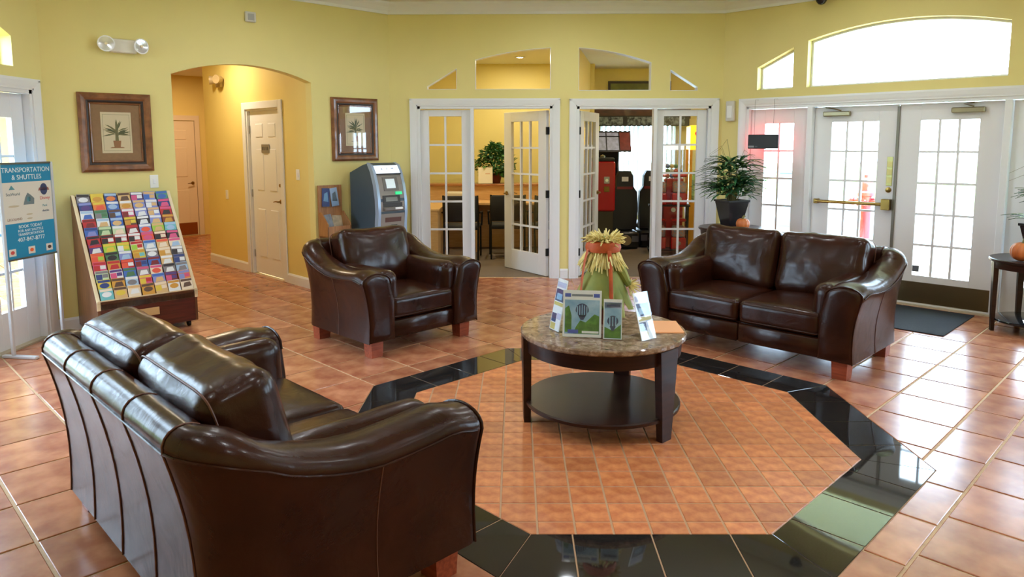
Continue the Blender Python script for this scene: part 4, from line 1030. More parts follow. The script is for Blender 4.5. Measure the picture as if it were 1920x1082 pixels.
# ---------------------------------------------------------------- entrance details
dL, dR = EN[1], EN[2]
wl = 1.884-1.052-.006; wr = 2.765-1.884-.006
pb = MB().tube([(.07, -.065, .985), (wl-.05, -.065, .985)], .017, 12).box(.05, .09, -.075, 0, .96, 1.01, .005).box(wl-.10, wl-.02, -.085, 0, .93, 1.04, .006).build('panic_bar', BRASS, dL)
MB().lathe([(.001, 0), (.028, 0), (.026, .012), (.001, .016)], 16, M=Matrix.Translation((wl-.06, 0, 1.13)) @ Matrix.Rotation(R_(90), 4, 'X')).build('deadbolt', BRASS, dL)
MB().box(wl-.085, wl-.03, -.006, 0, 1.17, 1.46, .002).build('lock_plate', mat('pale brass plate', (196, 196, 130), .35, metal=.5), dL)
for k, z in enumerate((1.20, 1.28, 1.36)): MB().box(wl-.08, wl-.035, -.008, -.006, z, z+.055).build('sticker', mat('yellow sticker', (226, 224, 150), .5), dL)
for o, x0, w_, sg_ in ((dL, .10, wl, 1), (dR, wr-.42, wr, -1)):
    cl = MB().box(x0, x0+.27, -.055, 0, 1.875, 1.925, .008).build('door_closer', mat('closer bronze', (150, 140, 112), .35, metal=.8), o)
    MB().tube([(x0+.18, -.03, 1.93), (x0+.10, -.04, 1.955), (x0+.02+(sg_ < 0)*.16, -.03, 1.968)], .008, 6).build('closer_arm', mat('closer bronze', (150, 140, 112), .35, metal=.8), cl)
MB().box(.02, wr-.02, -.004, 0, .03, .235).build('kick_plate', BRONZE, dR, smooth=0)
MB().box(.02, wl-.02, -.004, 0, .03, .235).build('kick_plate', BRONZE, dL, smooth=0)
MB().box(wr-.025+.0, wr-.005, -.004, 0, .05, 1.9).build('edge_strip', STEEL, dR) if False else None
MB().box(wl-.012, wl+.012, -.018, .0, .02, 1.955).build('astragal', mat('grey bronze strip', (120, 116, 104), .4, metal=.6), dL, smooth=0)
MB().box(.19, .25, .016, .020, .335, .395).build('sticker', mat('grey sticker', (96, 100, 108), .5), dR)
# hanging sign seen from the back
hs = thing('hanging_sign', on_right(.565, .10, 1.615), A_RIGHT, 'black illuminated sign hanging in the sidelight, seen from its back', 'sign')
sb = MB().box(-.175, .175, -.022, .008, -.078, .078, .006).build('housing', mat('black sign casing', (30, 30, 36), .45), hs)
MB().box(-.165, .165, .008, .012, -.068, .068).build('lit_face', mat('red lit face', (255, 50, 60), .4, emit=6), hs)
MB().box(-.165, -.10, -.0228, -.022, -.064, -.044).build('label', mat('pale label', (150, 152, 158), .5), sb); MB().box(-.09, -.06, -.0228, -.022, -.06, -.048).build('label', mat('grey label', (84, 86, 92), .5), sb)
for sx in (-.11, .11): MB().tube([(sx, -.005, .078), (sx, -.005, .46), (sx, .078, .462)], .0016, 5).build('wire', mat('dark wire', (70, 70, 72), .4, metal=.8), hs)
# entrance mat
mt = MB(); mt.box(-.78, .78, 0, 1.0, 0, .008, .003)
tag(mt.build('door_mat', mat('blue black mat', (20, 24, 34), .9, bump=.6, bscale=500), None, uv(.046, 3.40)[:2]+(.0005,), (0, 0, R_(-45))), 'dark blue-black mat on the tiles before the entrance doors', 'mat')

# demilune side tables, palms, pumpkins
def side_table(loc, label, rz, dz=0):
    o = thing('side_table', loc, rz, label, 'side table')
    MB().lathe([(r, z+dz) for r, z in [(.001, .600), (.335, .600), (.342, .608), (.342, .622), (.335, .628), (.001, .628)]], 48).build('table_top', ESP, o)
    MB().lathe([(r, z+dz) for r, z in [(.30, .545), (.318, .545), (.322, .60), (.30, .60), (.30, .545)]], 48, caps=False).build('apron', ESP, o)
    MB().lathe([(.001, .09), (.285, .09), (.292, .097), (.292, .108), (.285, .112), (.001, .112)], 48).build('shelf', mat('dark glass shelf', (30, 32, 36), .05), o)
    for k in range(4):
        a = R_(15+90*k); e = Vector((math.cos(a), math.sin(a))); mb = MB(); M = Matrix.Rotation(a, 4, 'Z')
        mb.rings([[(.285, -.018, 0), (.312, -.018, 0), (.312, .018, 0), (.285, .018, 0)], [(.285, -.026, .6+dz), (.325, -.026, .6+dz), (.325, .026, .6+dz), (.285, .026, .6+dz)]], M=M).build('leg', ESP, o, smooth=0)
    return o
ST1 = (1.78, 3.74, 0); ST2 = (3.813, 1.957, 0)
side_table(ST1, 'dark side table half hidden behind the loveseat, carrying the full palm', R_(10), .07)
side_table(ST2, 'dark round side table at the picture edge beside the entrance doors', R_(150))
LEAF = mat('palm green', (50, 112, 60), .55, var=1, vscale=6, tint=(28, 76, 46)); LEAFL = mat('palm light green', (110, 144, 70), .5); STEM = mat('palm stem', (112, 104, 58), .7); POTB = mat('glossy black pot', (28, 26, 32), .22)
def palm(loc, label, n, seed, spread, hgt, rz=0):
    o = thing('potted_palm', loc, rz, label, 'potted plant'); rnd = random.Random(seed)
    def sq(w_, z): return [(-w_, -w_, z), (w_, -w_, z), (w_, w_, z), (-w_, w_, z)]
    MB().rings([sq(.075, 0), sq(.125, .27), sq(.135, .275), sq(.135, .295), sq(.118, .295), sq(.112, .26)]).build('pot', POTB, o, smooth=0)
    MB().lathe([(.11, -.0), (.12, .012), (.05, .014), (.001, .014)], 20).build('saucer', CLAYP, o)
    MB().box(-.108, .108, -.108, .108, .24, .265).build('soil', mat('dark soil', (48, 36, 28), .95), o)
    for k in range(n):
        a = 2*math.pi*k/n+rnd.uniform(-.3, .3); r = spread*rnd.uniform(.35, 1); h = hgt*rnd.uniform(.18, 1)*(1.15-.45*r/spread); e = Vector((math.cos(a), math.sin(a), 0))
        base = e*.03+Vector((0, 0, .25)); tip = e*r*.5+Vector((0, 0, .25+h)); mid = base*.5+tip*.5+Vector((0, 0, .05))
        fr = thing('frond', (0, 0, 0), 0, parent=o) if False else None
        mb = MB(); mb.tube([base, mid, tip], [.005, .004, .003], 5, mi=1)
        m_ = rnd.randint(8, 12); up = Vector((0, 0, 1)); side = e.cross(up)
        for q in range(m_):
            th = R_(-105+210*q/(m_-1)); L_ = spread*rnd.uniform(.75, 1.15)
            d = (e*math.cos(th)+side*math.sin(th)+up*rnd.uniform(.25, .95)).normalized(); perp = d.cross(up).normalized()
            pts = [tip+d*L_*t+Vector((0, 0, -.42*L_*t*t)) for t in (0, .35, .7, 1)]; ws = (.005, .016, .014, .001)
            rg = []
            for p_, w_ in zip(pts, ws): rg.append([tuple(p_-perp*w_), tuple(p_+Vector((0, 0, -.004))), tuple(p_+perp*w_), tuple(p_+Vector((0, 0, -.0025)))])
            mb.rings(rg, mi=2 if (k+q) % 5 == 0 else 0)
        mb.build('frond', [LEAF, STEM, LEAFL], o, smooth=60)
    for q in range(4):                               # thin arching stems above
        a = rnd.uniform(0, 6.3); e = Vector((math.cos(a), math.sin(a), 0)); hh = hgt*rnd.uniform(1.15, 1.6)
        MB().tube([(0, 0, .26), e*.06+Vector((0, 0, .25+hh*.7)), e*.14+Vector((0, 0, .25+hh)), e*.28+Vector((0, 0, .25+hh*.85))], [.003, .0025, .002, .001], 5).build('stem', STEM, o)
    return o
palm((1.78, 3.74, .6985), 'full green palm in a black square pot behind the loveseat', 36, 4, .31, .46, R_(20))
palm((3.84, 1.93, .6285), 'palm with drooping leaves at the picture edge beside the entrance', 9, 9, .25, .40, R_(10))
PUMP = mat('orange pumpkin', (206, 116, 58), .45, var=.25, vscale=6)
def pumpkin(loc, r, label):
    o = thing('pumpkin', loc, 0, label, 'pumpkin'); n = 60; rg = []
    for i in range(13):
        t = math.pi*(.04+.92*i/12); rr = r*math.sin(t)**.75; z = r*.82*(1-math.cos(t))
        rg.append([(rr*(.90+.10*abs(math.cos(5*a)))*math.cos(a), rr*(.90+.10*abs(math.cos(5*a)))*math.sin(a), z-.03*r*(i == 12)*3) for a in [2*math.pi*k/n for k in range(n)]])
    MB().rings(rg).build('flesh', PUMP, o, smooth=80)
    MB().tube([(0, 0, r*1.5), (0, 0, r*1.75), (.02, .01, r*1.95)], [.016, .012, .013], 7).build('stalk', STEM, o)
    return o
pumpkin((1.83, 3.50, .699), .072, 'small orange pumpkin behind the loveseat at the foot of the full palm')
pumpkin((3.62, 1.86, .629), .095, 'ribbed orange pumpkin on the side table at the picture edge')
# ---------------------------------------------------------------- office behind the left french doors
RZ = 2.9
struct(MB().prism([(-2.1, 4.575), (2.03, 4.575), (3.55, 8.9), (-2.1, 8.9)], -.05, .001, 'z').build('floor_carpet', CARPET, smooth=0))
wall('wall_office_left', rect(0, 3.5, 0, RZ), [], .1, (-2.05, 4.57), R_(90), YEL)
wall('wall_office_back', rect(-2.3, .75, 0, RZ), [], .1, (0, 8.0), 0, YEL)
DV0, DV1 = Vector((.02, 4.575)), Vector((.78, 8.8)); dva = math.atan2(DV1.y-DV0.y, DV1.x-DV0.x)
wall('wall_divider', rect(0, (DV1-DV0).length, 0, RZ), [], .08, DV0, dva, YELW, y0=-.04)
struct(MB().prism([(-2.3, 4.575), (2.04, 4.575), (3.6, 8.95), (-2.3, 8.95)], RZ, RZ+.1, 'z').build('ceiling_rooms', CEIL, smooth=0))
can('office_downlight', (-.49, 7.05, RZ-.001), 22, (1, .86, .58), 'small lit downlight in the office ceiling, seen through the open transom', None, .05, mat('hot lamp lens', (255, 244, 220), .5, emit=25))
can('office_downlight', (-1.3, 5.6, RZ-.001), 22, (1, .86, .58), 'office downlight hidden above the fixed glazed door', None, .05, mat('hot lamp lens', (255, 244, 220), .5, emit=25))
MAPLE = wood('maple laminate', (222, 184, 130), (208, 164, 108), .4, (3, 25, 25), .15)
dk = thing('office_desk', (-.85, 6.55, 0), 0, 'maple office desk with raised ledge beyond the open glazed door', 'desk')
MB().box(-1.05, .70, -.02, .60, .70, .735, .004).build('desk_top', MAPLE, dk, smooth=0)
MB().box(-1.05, .72, .52, .56, 0, .955).build('privacy_panel', MAPLE, dk, smooth=0); MB().box(-1.05, .74, .46, .86, .955, .985, .004).build('ledge', wood('maple ledge', (176, 118, 70), (156, 100, 56), .4, (3, 25, 25), .15), dk, smooth=0)
for x in (-1.03, -.30, .66): MB().box(x, x+.03, .0, .52, .001, .70).build('leg_panel', MAPLE, dk, smooth=0)
d2k = thing('office_counter', (-1.78, 5.75, 0), 0, 'low maple side counter behind the fixed glazed door of the office', 'counter')
MB().box(-.20, .22, -.4, .55, .72, .75, .004).build('counter_top', MAPLE, d2k, smooth=0); MB().box(-.20, .20, -.38, .53, .001, .72).build('counter_body', MAPLE, d2k, smooth=0)
BLKF = mat('black chair fabric', (30, 30, 33), .75, bump=.3, bscale=300); BLKM = mat('black chair metal', (24, 24, 26), .4, metal=.5)
def office_chair(loc, rz, label):
    o = thing('office_chair', loc, rz, label, 'chair', 'black chairs in the office')
    MB().box(-.24, .24, -.23, .23, .42, .48, .02).build('seat', BLKF, o, smooth=60)
    MB().box(-.24, .24, .21, .255, .56, .92, .02, M=Matrix.Translation((0, -.03, 0)) @ Matrix.Rotation(R_(-5), 4, 'X')).build('backrest', BLKF, o, smooth=60)
    for sx in (-1, 1):
        MB().tube([(sx*.235, -.21, .002), (sx*.235, -.20, .44)], .013, 8).build('leg', BLKM, o); MB().tube([(sx*.235, .26, .002), (sx*.235, .20, .44), (sx*.235, .27, .90)], .013, 8).build('leg', BLKM, o)
        MB().tube([(sx*.25, -.20, .44), (sx*.26, -.20, .64), (sx*.26, .20, .66)], .012, 8).build('armrest', BLKM, o)
    return o
office_chair((-.68, 6.12, .001), R_(184), 'black office chair tucked under the desk in the gap of the glazed doors')
office_chair((-1.30, 6.0, .001), R_(178), 'black office chair behind the fixed glazed door beside the armchair')
office_chair((-.10, 6.05, .001), R_(190), 'black office chair seen through the panes of the open office door')
# leafy plant and framed notice on the ledge
def bushy(loc, label, r, h, seed, n=420):
    o = thing('leafy_plant', loc, 0, label, 'potted plant'); rnd = random.Random(seed); mb = MB()
    MB().lathe([(.001, 0), (.08, 0), (.11, .14), (.115, .15), (.10, .15), (.001, .13)], 18).build('pot', CLAYP, o)
    for k in range(n):
        a = rnd.uniform(0, 6.3); q = rnd.random()**.5; z = .12+h*rnd.random(); rr = r*q*math.sin(math.pi*min(1, .25+.7*(z-.12)/h))
        c = Vector((rr*math.cos(a), rr*math.sin(a), z)); d = Vector((math.cos(a)*.7+rnd.uniform(-.5, .5), math.sin(a)*.7+rnd.uniform(-.5, .5), rnd.uniform(-.8, .5))).normalized(); s_ = Vector((-d.y, d.x, rnd.uniform(-.4, .4))).normalized(); L_ = rnd.uniform(.05, .09); nn = d.cross(s_)*.006
        mb.add([c, c+d*L_*.5+s_*L_*.28+nn, c+d*L_, c+d*L_*.5-s_*L_*.28+nn, c+d*L_*.5-nn], [(0, 1, 4), (1, 2, 4), (2, 3, 4), (3, 0, 4), (0, 3, 2, 1)], mi=k % 3 == 0)
    tag(mb.build('foliage', [LEAF, mat('leaf mid green', (70, 120, 52), .45)], o, smooth=0), kind='stuff')
    return o
bushy((-.88, 7.36, .985), 'bushy green plant on the office desk ledge', .31, .50, 5, 1300)
nt = thing('notice_frame', (-1.02, 7.045, .985), R_(4), 'white notice in a clear stand on the office desk ledge', 'notice')
MB().box(-.11, .11, -.004, .004, .006, .255).build('card', mat('warm white card', (248, 244, 232), .5), nt, (0, 0, 0), (R_(-6), 0, 0)); MB().box(-.105, .105, -.03, .07, 0, .006).build('foot', ACR, nt); MB().box(.0, .07, -.0052, -.004, .15, .165).build('print', mat('faint pink print', (226, 186, 160), .5), nt, (0, 0, 0), (R_(-6), 0, 0))
pc = thing('printer', (-1.45, 6.88, .7355), 0, 'pale desktop printer on the office desk beside the wall', 'printer')
MB().box(-.16, .16, -.14, .14, 0, .14, .015).build('body', mat('pale machine plastic', (214, 206, 186), .5), pc); MB().box(-.12, .12, -.17, -.12, .03, .04).build('paper_tray', WPAPER, pc)

# ---------------------------------------------------------------- arcade room behind the other doors
wall('wall_arcade_back', rect(.62, 3.6, 0, RZ), [rect(.95, 2.3, .35, 2.0)], .12, (0, 8.8), 0, YEL)
AR0, AR1 = Vector((3.55, 8.9)), Vector((2.06, 4.66)); wall('wall_arcade_right', rect(0, (AR1-AR0).length, 0, RZ), [], .1, AR0, math.atan2(AR1.y-AR0.y, AR1.x-AR0.x), YEL)
aw = struct(thing('window_30', (.95, 8.8, 0), 0))
f = MB()
for q in ((0, .05, .35, 2.0), (1.30, 1.35, .35, 2.0), (.05, 1.30, .35, .40), (.05, 1.30, 1.95, 2.0), (.65, .70, .40, 1.95)): f.box(q[0], q[1], .05, .1, q[2], q[3])
f.build('window_frame', WHT, aw, smooth=0); MB().box(.05, 1.30, .072, .077, .40, 1.95).build('pane', GLASS, aw, smooth=0)
portal((1.625, 8.98, 1.2), 0, 1.35, 1.65)
BLND = mat('white vinyl slat', (226, 230, 238), .5)
vb = thing('vertical_blind', (.93, 8.755, 0), 0, 'white vertical blind at the arcade room window', 'blind')
MB().box(0, 1.4, -.03, .03, 1.985, 2.02).build('head_rail', WHT, vb, smooth=0)
sl = None
for k in range(17):
    if sl is None: s_ = MB().box(-.040, .040, -.0015, .0015, .32, 1.985).build('slat', BLND, vb, smooth=0); sl = s_.data
    else: s_ = link('slat', sl, vb)
    s_.location = (.03+k*.083, 0, 0); s_.rotation_euler = (0, 0, R_(48))
va = thing('window_valance', (.80, 8.66, 0), 0, 'dark wood pelmet with patterned cloth valance above the arcade blind', 'valance')
MB().box(0, 1.7, 0, .12, 2.025, 2.32).build('pelmet', wood('dark red pelmet', (88, 42, 26), (60, 28, 18), .4), va, smooth=0)
for k in range(3):
    MB().box(.06+k*.54, .06+k*.54+.46, -.012, 0, 1.92, 2.06).build('cloth_panel', mat('patterned cloth', (150, 164, 172), .7, var=1, vscale=22, tint=(40, 44, 52)), va, smooth=0)
MB().box(0.02, 1.68, -.004, 0, 1.90, 2.08).build('backing', BLACK, va, smooth=0)
can('arcade_downlight', (1.5, 6.2, RZ-.001), 12, (1, .88, .7), 'downlight in the arcade room ceiling, hidden above the door header', None, .06)
can('arcade_downlight', (2.5, 7.2, RZ-.001), 12, (1, .88, .7), 'second downlight in the arcade room ceiling, farther inside', None, .06)
vt = MB().box(-.15, .15, -.15, .15, -.012, 0).build('air_vent', mat('grey vent', (120, 118, 114), .5), None, (.60, 6.0, RZ-.0005)); tag(vt, 'dark air vent in the arcade ceiling, seen through the open transom', 'vent')
pf = thing('arcade_picture', (1.62, 8.78, 2.55), 0, 'wide green picture high on the arcade room wall above the valance', 'picture')
MB().box(-.55, .55, -.02, 0, -.13, .13).build('frame', mat('dark frame fillet', (44, 28, 20), .4), pf, smooth=0); MB().box(-.51, .51, -.024, -.02, -.09, .09).build('print', mat('olive print', (120, 128, 70), .6, var=.4, vscale=6), pf, smooth=0)

# racing game: tall marquee, cabinet and two bucket seats
RC = mat('black cabinet', (20, 20, 26), .35); REDP = mat('red enamel', (178, 20, 30), .3, coat=.4)
gm = thing('racing_game', (1.06, 7.75, .001), R_(0), 'black racing arcade game with marquee screens before the blind', 'arcade game')
MB().prism([(.0, 0), (.62, 0), (.62, 1.42), (.42, 1.72), (.10, 1.72), (.18, 1.30), (.02, .95)], -.28, .09, 'x').build('cabinet', RC, gm, smooth=0)
mq = MB().prism([(-.02, 1.46), (.08, 1.50), (.26, 1.80), (.16, 1.80)], -.29, .27, 'x').build('marquee', RC, gm, smooth=0)
for x0, x1, c in ((-.28, -.14, (172, 178, 206)), (-.12, .07, (176, 182, 212)), (.09, .26, (120, 44, 36))):
    M = Matrix.Translation((0, -.004, 0)); MB().add([(x0, -.012, 1.49), (x1, -.012, 1.49), (x1, .150, 1.775), (x0, .150, 1.775), (x0, .0, 1.49), (x1, .0, 1.49), (x1, .16, 1.77), (x0, .16, 1.77)], [(0, 1, 2, 3), (7, 6, 5, 4), (0, 4, 5, 1), (1, 5, 6, 2), (2, 6, 7, 3), (3, 7, 4, 0)], M=M).build('marquee_panel', mat('marquee print %d' % c[0], c, .4, var=.4, vscale=16, emit=.15), mq, smooth=0)
MB().box(-.24, .06, -.008, .0, 1.0, 1.30, M=Matrix.Translation((0, .05, 0))).build('screen', mat('dark screen', (14, 16, 24), .08), gm, smooth=0)
MB().lathe([(.13, -.012), (.15, 0), (.13, .012), (.115, 0), (.13, -.012)], 24, caps=False, M=Matrix.Translation((-.06, -.08, .86)) @ Matrix.Rotation(R_(60), 4, 'X')).build('steering_wheel', BLACK, gm)
MB().box(-.28, .09, -.05, 0, .02, .30).build('kick_panel', RC, gm, smooth=0)
def bucket(loc, rz, label):
    o = thing('game_chair', loc, rz, label, 'seat', 'racing game seats')
    MB().box(-.20, .20, -.55, .26, 0, .26, .03).build('base', RC, o, smooth=40)
    MB().lathe([(.001, -.055), (.075, -.055), (.075, .055), (.001, .055)], 20, M=Matrix.Translation((0, -.56, .14)) @ Matrix.Rotation(R_(90), 4, 'X')).build('emblem', mat('tan emblem', (150, 124, 92), .5), o)
    for sx in (-.14, .14): MB().box(sx-.05, sx+.05, -.556, -.548, .11, .20).build('foot_badge', mat('grey badge', (96, 94, 104), .5), o)
    b_ = [(-.18, .0), (.18, 0), (.20, .33), (.185, .58), (.13, .66), (.125, .82), (.085, .90), (-.085, .90), (-.125, .82), (-.13, .66), (-.185, .58), (-.20, .33)]
    bk = MB().prism([(x, z+.28) for x, z in b_], -.07, .07, 'y', M=Matrix.Translation((0, -.30, 0))).build('backrest', BLACK, o, smooth=0)
    MB().box(-.05, .05, -.376, -.37, 1.02, 1.09).build('head_badge', mat('white badge', (226, 230, 232), .4), bk); MB().box(-.12, .12, -.374, -.37, .90, .94).build('red_stripe', mat('dull red stripe', (110, 24, 30), .5), bk)
    MB().box(-.18, .18, -.22, .20, .26, .36, .04).build('seat', BLACK, o, smooth=40)
    return o
bucket((1.12, 7.36, .001), 0, 'black racing seat with white head badge in front of the blind')
bucket((1.56, 7.50, .001), R_(0), 'black racing seat half hidden behind the door post')
# gumball and toy machines
CAPS = mat('mixed sweets', (214, 120, 70), .4, var=1, vscale=45, tint=(120, 150, 180)); GLOBE = glass('sweet globe', (.98, .98, .98, 1), 1.3)
vd = thing('prize_machine', (.72, 6.55, .001), R_(-6), 'tall red prize vending machine just inside the open arcade door', 'vending machine')
MB().box(-.16, .16, -.14, .14, 0, .62, .01).build('stand', mat('dark olive stand', (60, 52, 36), .5), vd); cb = MB().box(-.18, .18, -.16, .16, .62, 1.34, .02).build('cabinet', REDP, vd)
for k in range(8): MB().box(-.15, -.10, -.166, -.16, .70+k*.075, .735+k*.075).build('letter_tile', mat('gold letter tile', (214, 160, 66), .4), cb)
MB().box(.02, .10, -.172, -.158, 1.02, 1.12, .004).build('coin_plate', STEEL, cb); MB().box(.02, .10, -.172, -.158, .90, .98, .004).build('coin_plate', BRASS, cb); MB().lathe([(.001, 0), (.025, 0), (.022, .02), (.001, .02)], 12, M=Matrix.Translation((.06, -.172, 1.07)) @ Matrix.Rotation(R_(90), 4, 'X')).build('coin_knob', CHROME, cb)
MB().box(-.17, .17, -.15, .15, 1.34, 1.39, .01).build('top_cap', BLACK, vd); MB().lathe([(.03, 1.39), (.035, 1.42), (.001, 1.44)], 14).build('lock', CHROME, vd)
def gumball(loc, z, label, col=REDP, w_=.13):
    o = thing('gumball_machine', (loc[0], loc[1], z), R_(-8), label, 'vending machine', 'red gumball machines in the arcade room')
    MB().box(-w_, w_, -w_, w_, 0, .17, .015).build('base', col, o); MB().box(-w_*.92, w_*.92, -w_*.92, w_*.92, .17, .40, .02).build('globe', GLOBE, o)
    MB().box(-w_*.86, w_*.86, -w_*.86, w_*.86, .172, .33, .02).build('sweets', CAPS, o); MB().box(-w_, w_, -w_, w_, .40, .44, .015).build('lid', col, o)
    MB().lathe([(.001, 0), (.035, 0), (.03, .03), (.001, .03)], 14, M=Matrix.Translation((0, -w_, .09)) @ Matrix.Rotation(R_(90), 4, 'X')).build('coin_knob', CHROME, o)
    return o
def rackstand(loc, label, hs=(.08, .72)):
    o = thing('machine_stand', loc, R_(-8), label, 'stand')
    for x in (-.26, .26):
        for y in (-.12, .12): MB().box(x-.012, x+.012, y-.012, y+.012, 0, hs[-1]).build('leg', BLKM, o, smooth=0)
    for h in hs: MB().box(-.29, .29, -.14, .14, h-.02, h).build('shelf', BLKM, o, smooth=0)
    return o
rackstand((1.66, 6.35, .001), 'black two-tier stand of sweet machines behind the fixed arcade glazing')
for k, (dx, z, lab) in enumerate([(-.14, .721, 'gumball machine on the stand\'s upper tier, beside the door post'), (.14, .721, 'gumball machine on the stand\'s upper tier, farther from the door post'), (-.14, .081, 'gumball machine on the stand\'s lower tier, beside the door post'), (.14, .081, 'gumball machine on the stand\'s lower tier, farther from the door post')]):
    M = Matrix.Translation((1.66, 6.35, 0)) @ Matrix.Rotation(R_(-8), 4, 'Z'); p_ = M @ Vector((dx, 0, 0)); gumball((p_.x, p_.y), z, lab, w_=.105)
cp_ = thing('capsule_machine', (1.80, 6.74, .001), R_(-8), 'tall red capsule machine with white header behind the sweet machine stand', 'vending machine')
MB().box(-.14, .14, -.13, .13, 0, 1.08, .01).build('cabinet', REDP, cp_); MB().box(-.13, .13, -.12, .12, 1.08, 1.50).build('glass_case', GLOBE, cp_, smooth=0); MB().box(-.14, .14, -.13, .13, 1.50, 1.58, .006).build('header', mat('lit white header', (236, 240, 244), .4, emit=.9), cp_)
rnd = random.Random(8)
for k in range(24):
    c = [(196, 60, 60), (90, 120, 190), (226, 200, 120), (110, 160, 110), (226, 226, 230)][k % 5]; r = .034
    MB().lathe([(.001, -r), (r*.7, -r*.7), (r, 0), (r*.7, r*.7), (.001, r)], 10).build('capsule', mat('capsule %d' % (k % 5), c, .35), cp_, (-.085+.058*(k % 4), -.075+.07*((k//4) % 2), 1.116+.072*(k//8)+rnd.uniform(0, .004)))
for z in (.90, .62, .34): MB().lathe([(.001, 0), (.04, 0), (.035, .03), (.001, .03)], 14, M=Matrix.Translation((0, -.13, z)) @ Matrix.Rotation(R_(90), 4, 'X')).build('coin_knob', CHROME, cp_)
ty = thing('toy_crane_machine', (2.40, 6.92, .001), R_(-8), 'yellow lit toy crane machine deep in the arcade room', 'arcade game')
YLP = mat('yellow panel', (236, 168, 40), .4)
MB().box(-.34, .34, -.33, .33, 0, .72, .01).build('cabinet', YLP, ty); MB().box(-.32, .32, -.31, .31, .72, 1.50).build('glass_case', GLOBE, ty, smooth=0)
for x in (-.325, .325):
    for y in (-.32, .32): MB().box(x-.02, x+.02, y-.02, y+.02, .72, 1.50).build('post', YLP, ty, smooth=0)
MB().box(-.34, .34, -.34, .33, 1.50, 1.86, .01).build('sign_box', mat('lit yellow sign', (252, 206, 40), .4, emit=1.3), ty); MB().prism(disc(-.12, 1.74, .16, .07), -.348, -.34, 'y').build('sign_print', mat('lit red print', (240, 60, 40), .4, emit=.8), ty, smooth=0); MB().box(-.05, .28, -.347, -.34, 1.58, 1.62).build('sign_print', mat('dark sign print', (70, 72, 78), .5), ty, smooth=0)
rnd = random.Random(5)
for k in range(14):
    c = [(200, 60, 70), (70, 100, 190), (230, 190, 70), (120, 170, 90), (220, 220, 226)][k % 5]; r = .085
    mb = MB(); mb.lathe([(.001, -r), (r*.7, -r*.7), (r, 0), (r*.7, r*.7), (.001, r)], 12); mb.lathe([(.001, r*.55), (r*.5, r*.9), (r*.55, r*1.2), (r*.3, r*1.55), (.001, r*1.6)], 10)
    mb.build('plush_toy', mat('plush %d' % (k % 5), c, .9), ty, (rnd.uniform(-.24, .24), rnd.uniform(-.2, .2), .81+.12*(k % 3)))
MB().box(-.20, .20, -.36, -.33, .45, .62, .01).build('control_panel', BLACK, ty); MB().box(-.25, .0, -.345, -.33, .08, .36).build('prize_door', BLACK, ty)

# ---------------------------------------------------------------- hall and rooms: lamps
can('hall_downlight', HF @ Vector(((HX0+HX1)/2+.15, 1.7, 2.779)), 22, (1, .84, .60), 'warm downlight in the hall ceiling beyond the arch', None, .07)
can('hall_downlight', HF @ Vector((HX1+.4, 4.6, 2.779)), 34, (1, .70, .42), 'warm downlight at the far end of the hall ceiling', None, .07)

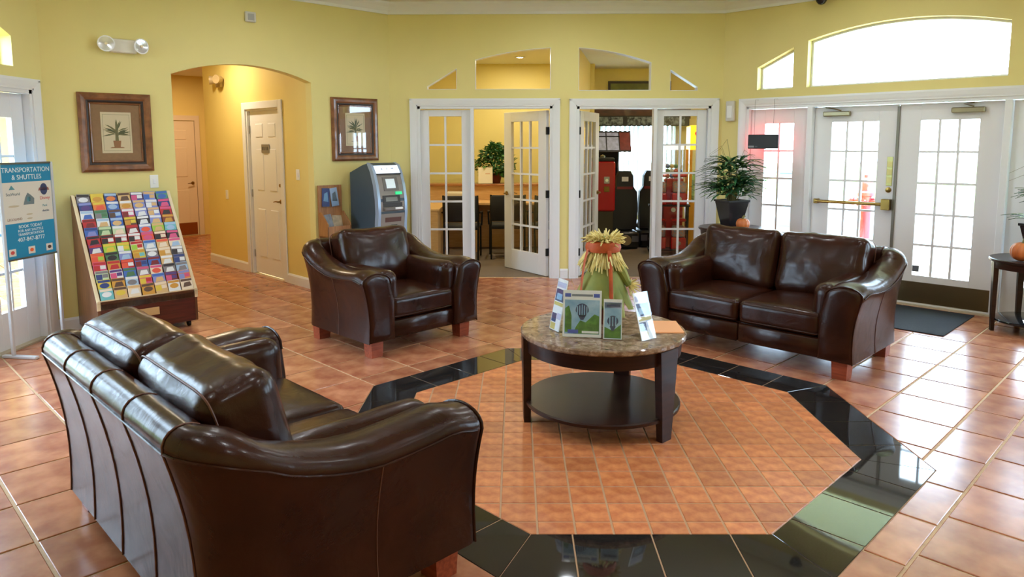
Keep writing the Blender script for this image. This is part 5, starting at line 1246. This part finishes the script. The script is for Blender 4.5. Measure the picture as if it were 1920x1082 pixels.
# ---------------------------------------------------------------- outside
struct(MB().box(-60, 60, -60, 60, -.30, -.16).build('ground', LAWN, smooth=0))
RF = at(C1, A_RIGHT)
struct(MB().box(-3, 7.5, .17, 5.0, -.16, -.02).build('porch_floor', CONC, None, RF.translation, (0, 0, A_RIGHT), smooth=0)); bpy.data.objects['porch_floor'].name = 'pavement_porch'
struct(MB().box(-14, 20, 5.0, 13.0, -.158, -.10).build('pavement_drive', mat('pale asphalt', (176, 178, 182), .9, var=.1, vscale=2), None, RF.translation, (0, 0, A_RIGHT), smooth=0))
pr_ = struct(MB().box(-1.5, 5.5, .17, 2.7, 3.0, 3.15).build('roof_porch', mat('pale green soffit', (214, 226, 200), .8), None, RF.translation, (0, 0, A_RIGHT), smooth=0))
pl = thing('porch_light', RF @ Vector((2.0, 1.7, 3.0)), A_RIGHT, 'round porch ceiling lamp outside above the entrance', 'ceiling light'); MB().lathe([(.13, 0), (.13, -.03), (.10, -.05), (.001, -.06)], 24).build('bowl', WPAPER, pl); MB().lathe([(.15, 0), (.15, -.02), (.13, -.02), (.13, 0)], 24, caps=False).build('rim', BRONZE, pl)
for k, x in enumerate((-1.2, 5.2)):
    c_ = thing('porch_column', RF @ Vector((x, 2.5, -.02)), A_RIGHT, ('white porch column outside beyond the side wall', 'white porch column outside beyond the far side window')[k], 'column')
    MB().lathe([(.16, 0), (.16, .08), (.12, .10), (.11, 2.85), (.15, 2.9), (.15, 3.02)], 24).build('shaft', WHT, c_)
# things outside, hazy through the glass
hy = thing('fire_hydrant', (5.32, 8.05, -.10), R_(-45), 'red fire hydrant outside beyond the entrance door with the push bar', 'hydrant')
MB().lathe([(.17, 0), (.17, .05), (.11, .07), (.105, .80), (.15, .82), (.15, .87), (.125, .90), (.12, 1.0), (.08, 1.09), (.035, 1.12), (.035, 1.17), (.001, 1.17)], 24).build('barrel', REDP, hy)
for a in (0, 180, 270): MB().lathe([(.001, .0), (.06, .0), (.06, .17), (.075, .17), (.075, .23), (.03, .24), (.03, .27), (.001, .27)], 16, M=Matrix.Translation((0, 0, .72)) @ Matrix.Rotation(R_(a), 4, 'Z') @ Matrix.Rotation(R_(90), 4, 'Y')).build('outlet', REDP, hy)
ub = thing('utility_cabinet', (4.78, 10.02, -.10), R_(-30), 'pale blue-grey utility cabinet outside beyond the sidelight', 'cabinet')
UBM = mat('blue grey enamel', (120, 142, 166), .5)
MB().box(-.20, .20, -.15, .15, 0, 1.12, .01).build('body', UBM, ub); MB().box(-.23, .23, -.18, .18, 1.12, 1.17, .01).build('lid', UBM, ub); MB().box(-.17, .17, -.162, -.15, .1, 1.05, .004).build('door', mat('blue grey enamel light', (140, 160, 182), .5), ub)
bo = thing('bollard', (5.27, 9.5, -.10), 0, 'thin blue-grey bollard outside between the hydrant and the utility cabinet', 'bollard')
MB().lathe([(.055, 0), (.055, 1.30), (.065, 1.31), (.065, 1.36), (.03, 1.39), (.001, 1.39)], 18).build('shaft', UBM, bo); MB().lathe([(.10, 0), (.10, .03), (.05, .04)], 18).build('base_plate', UBM, bo)
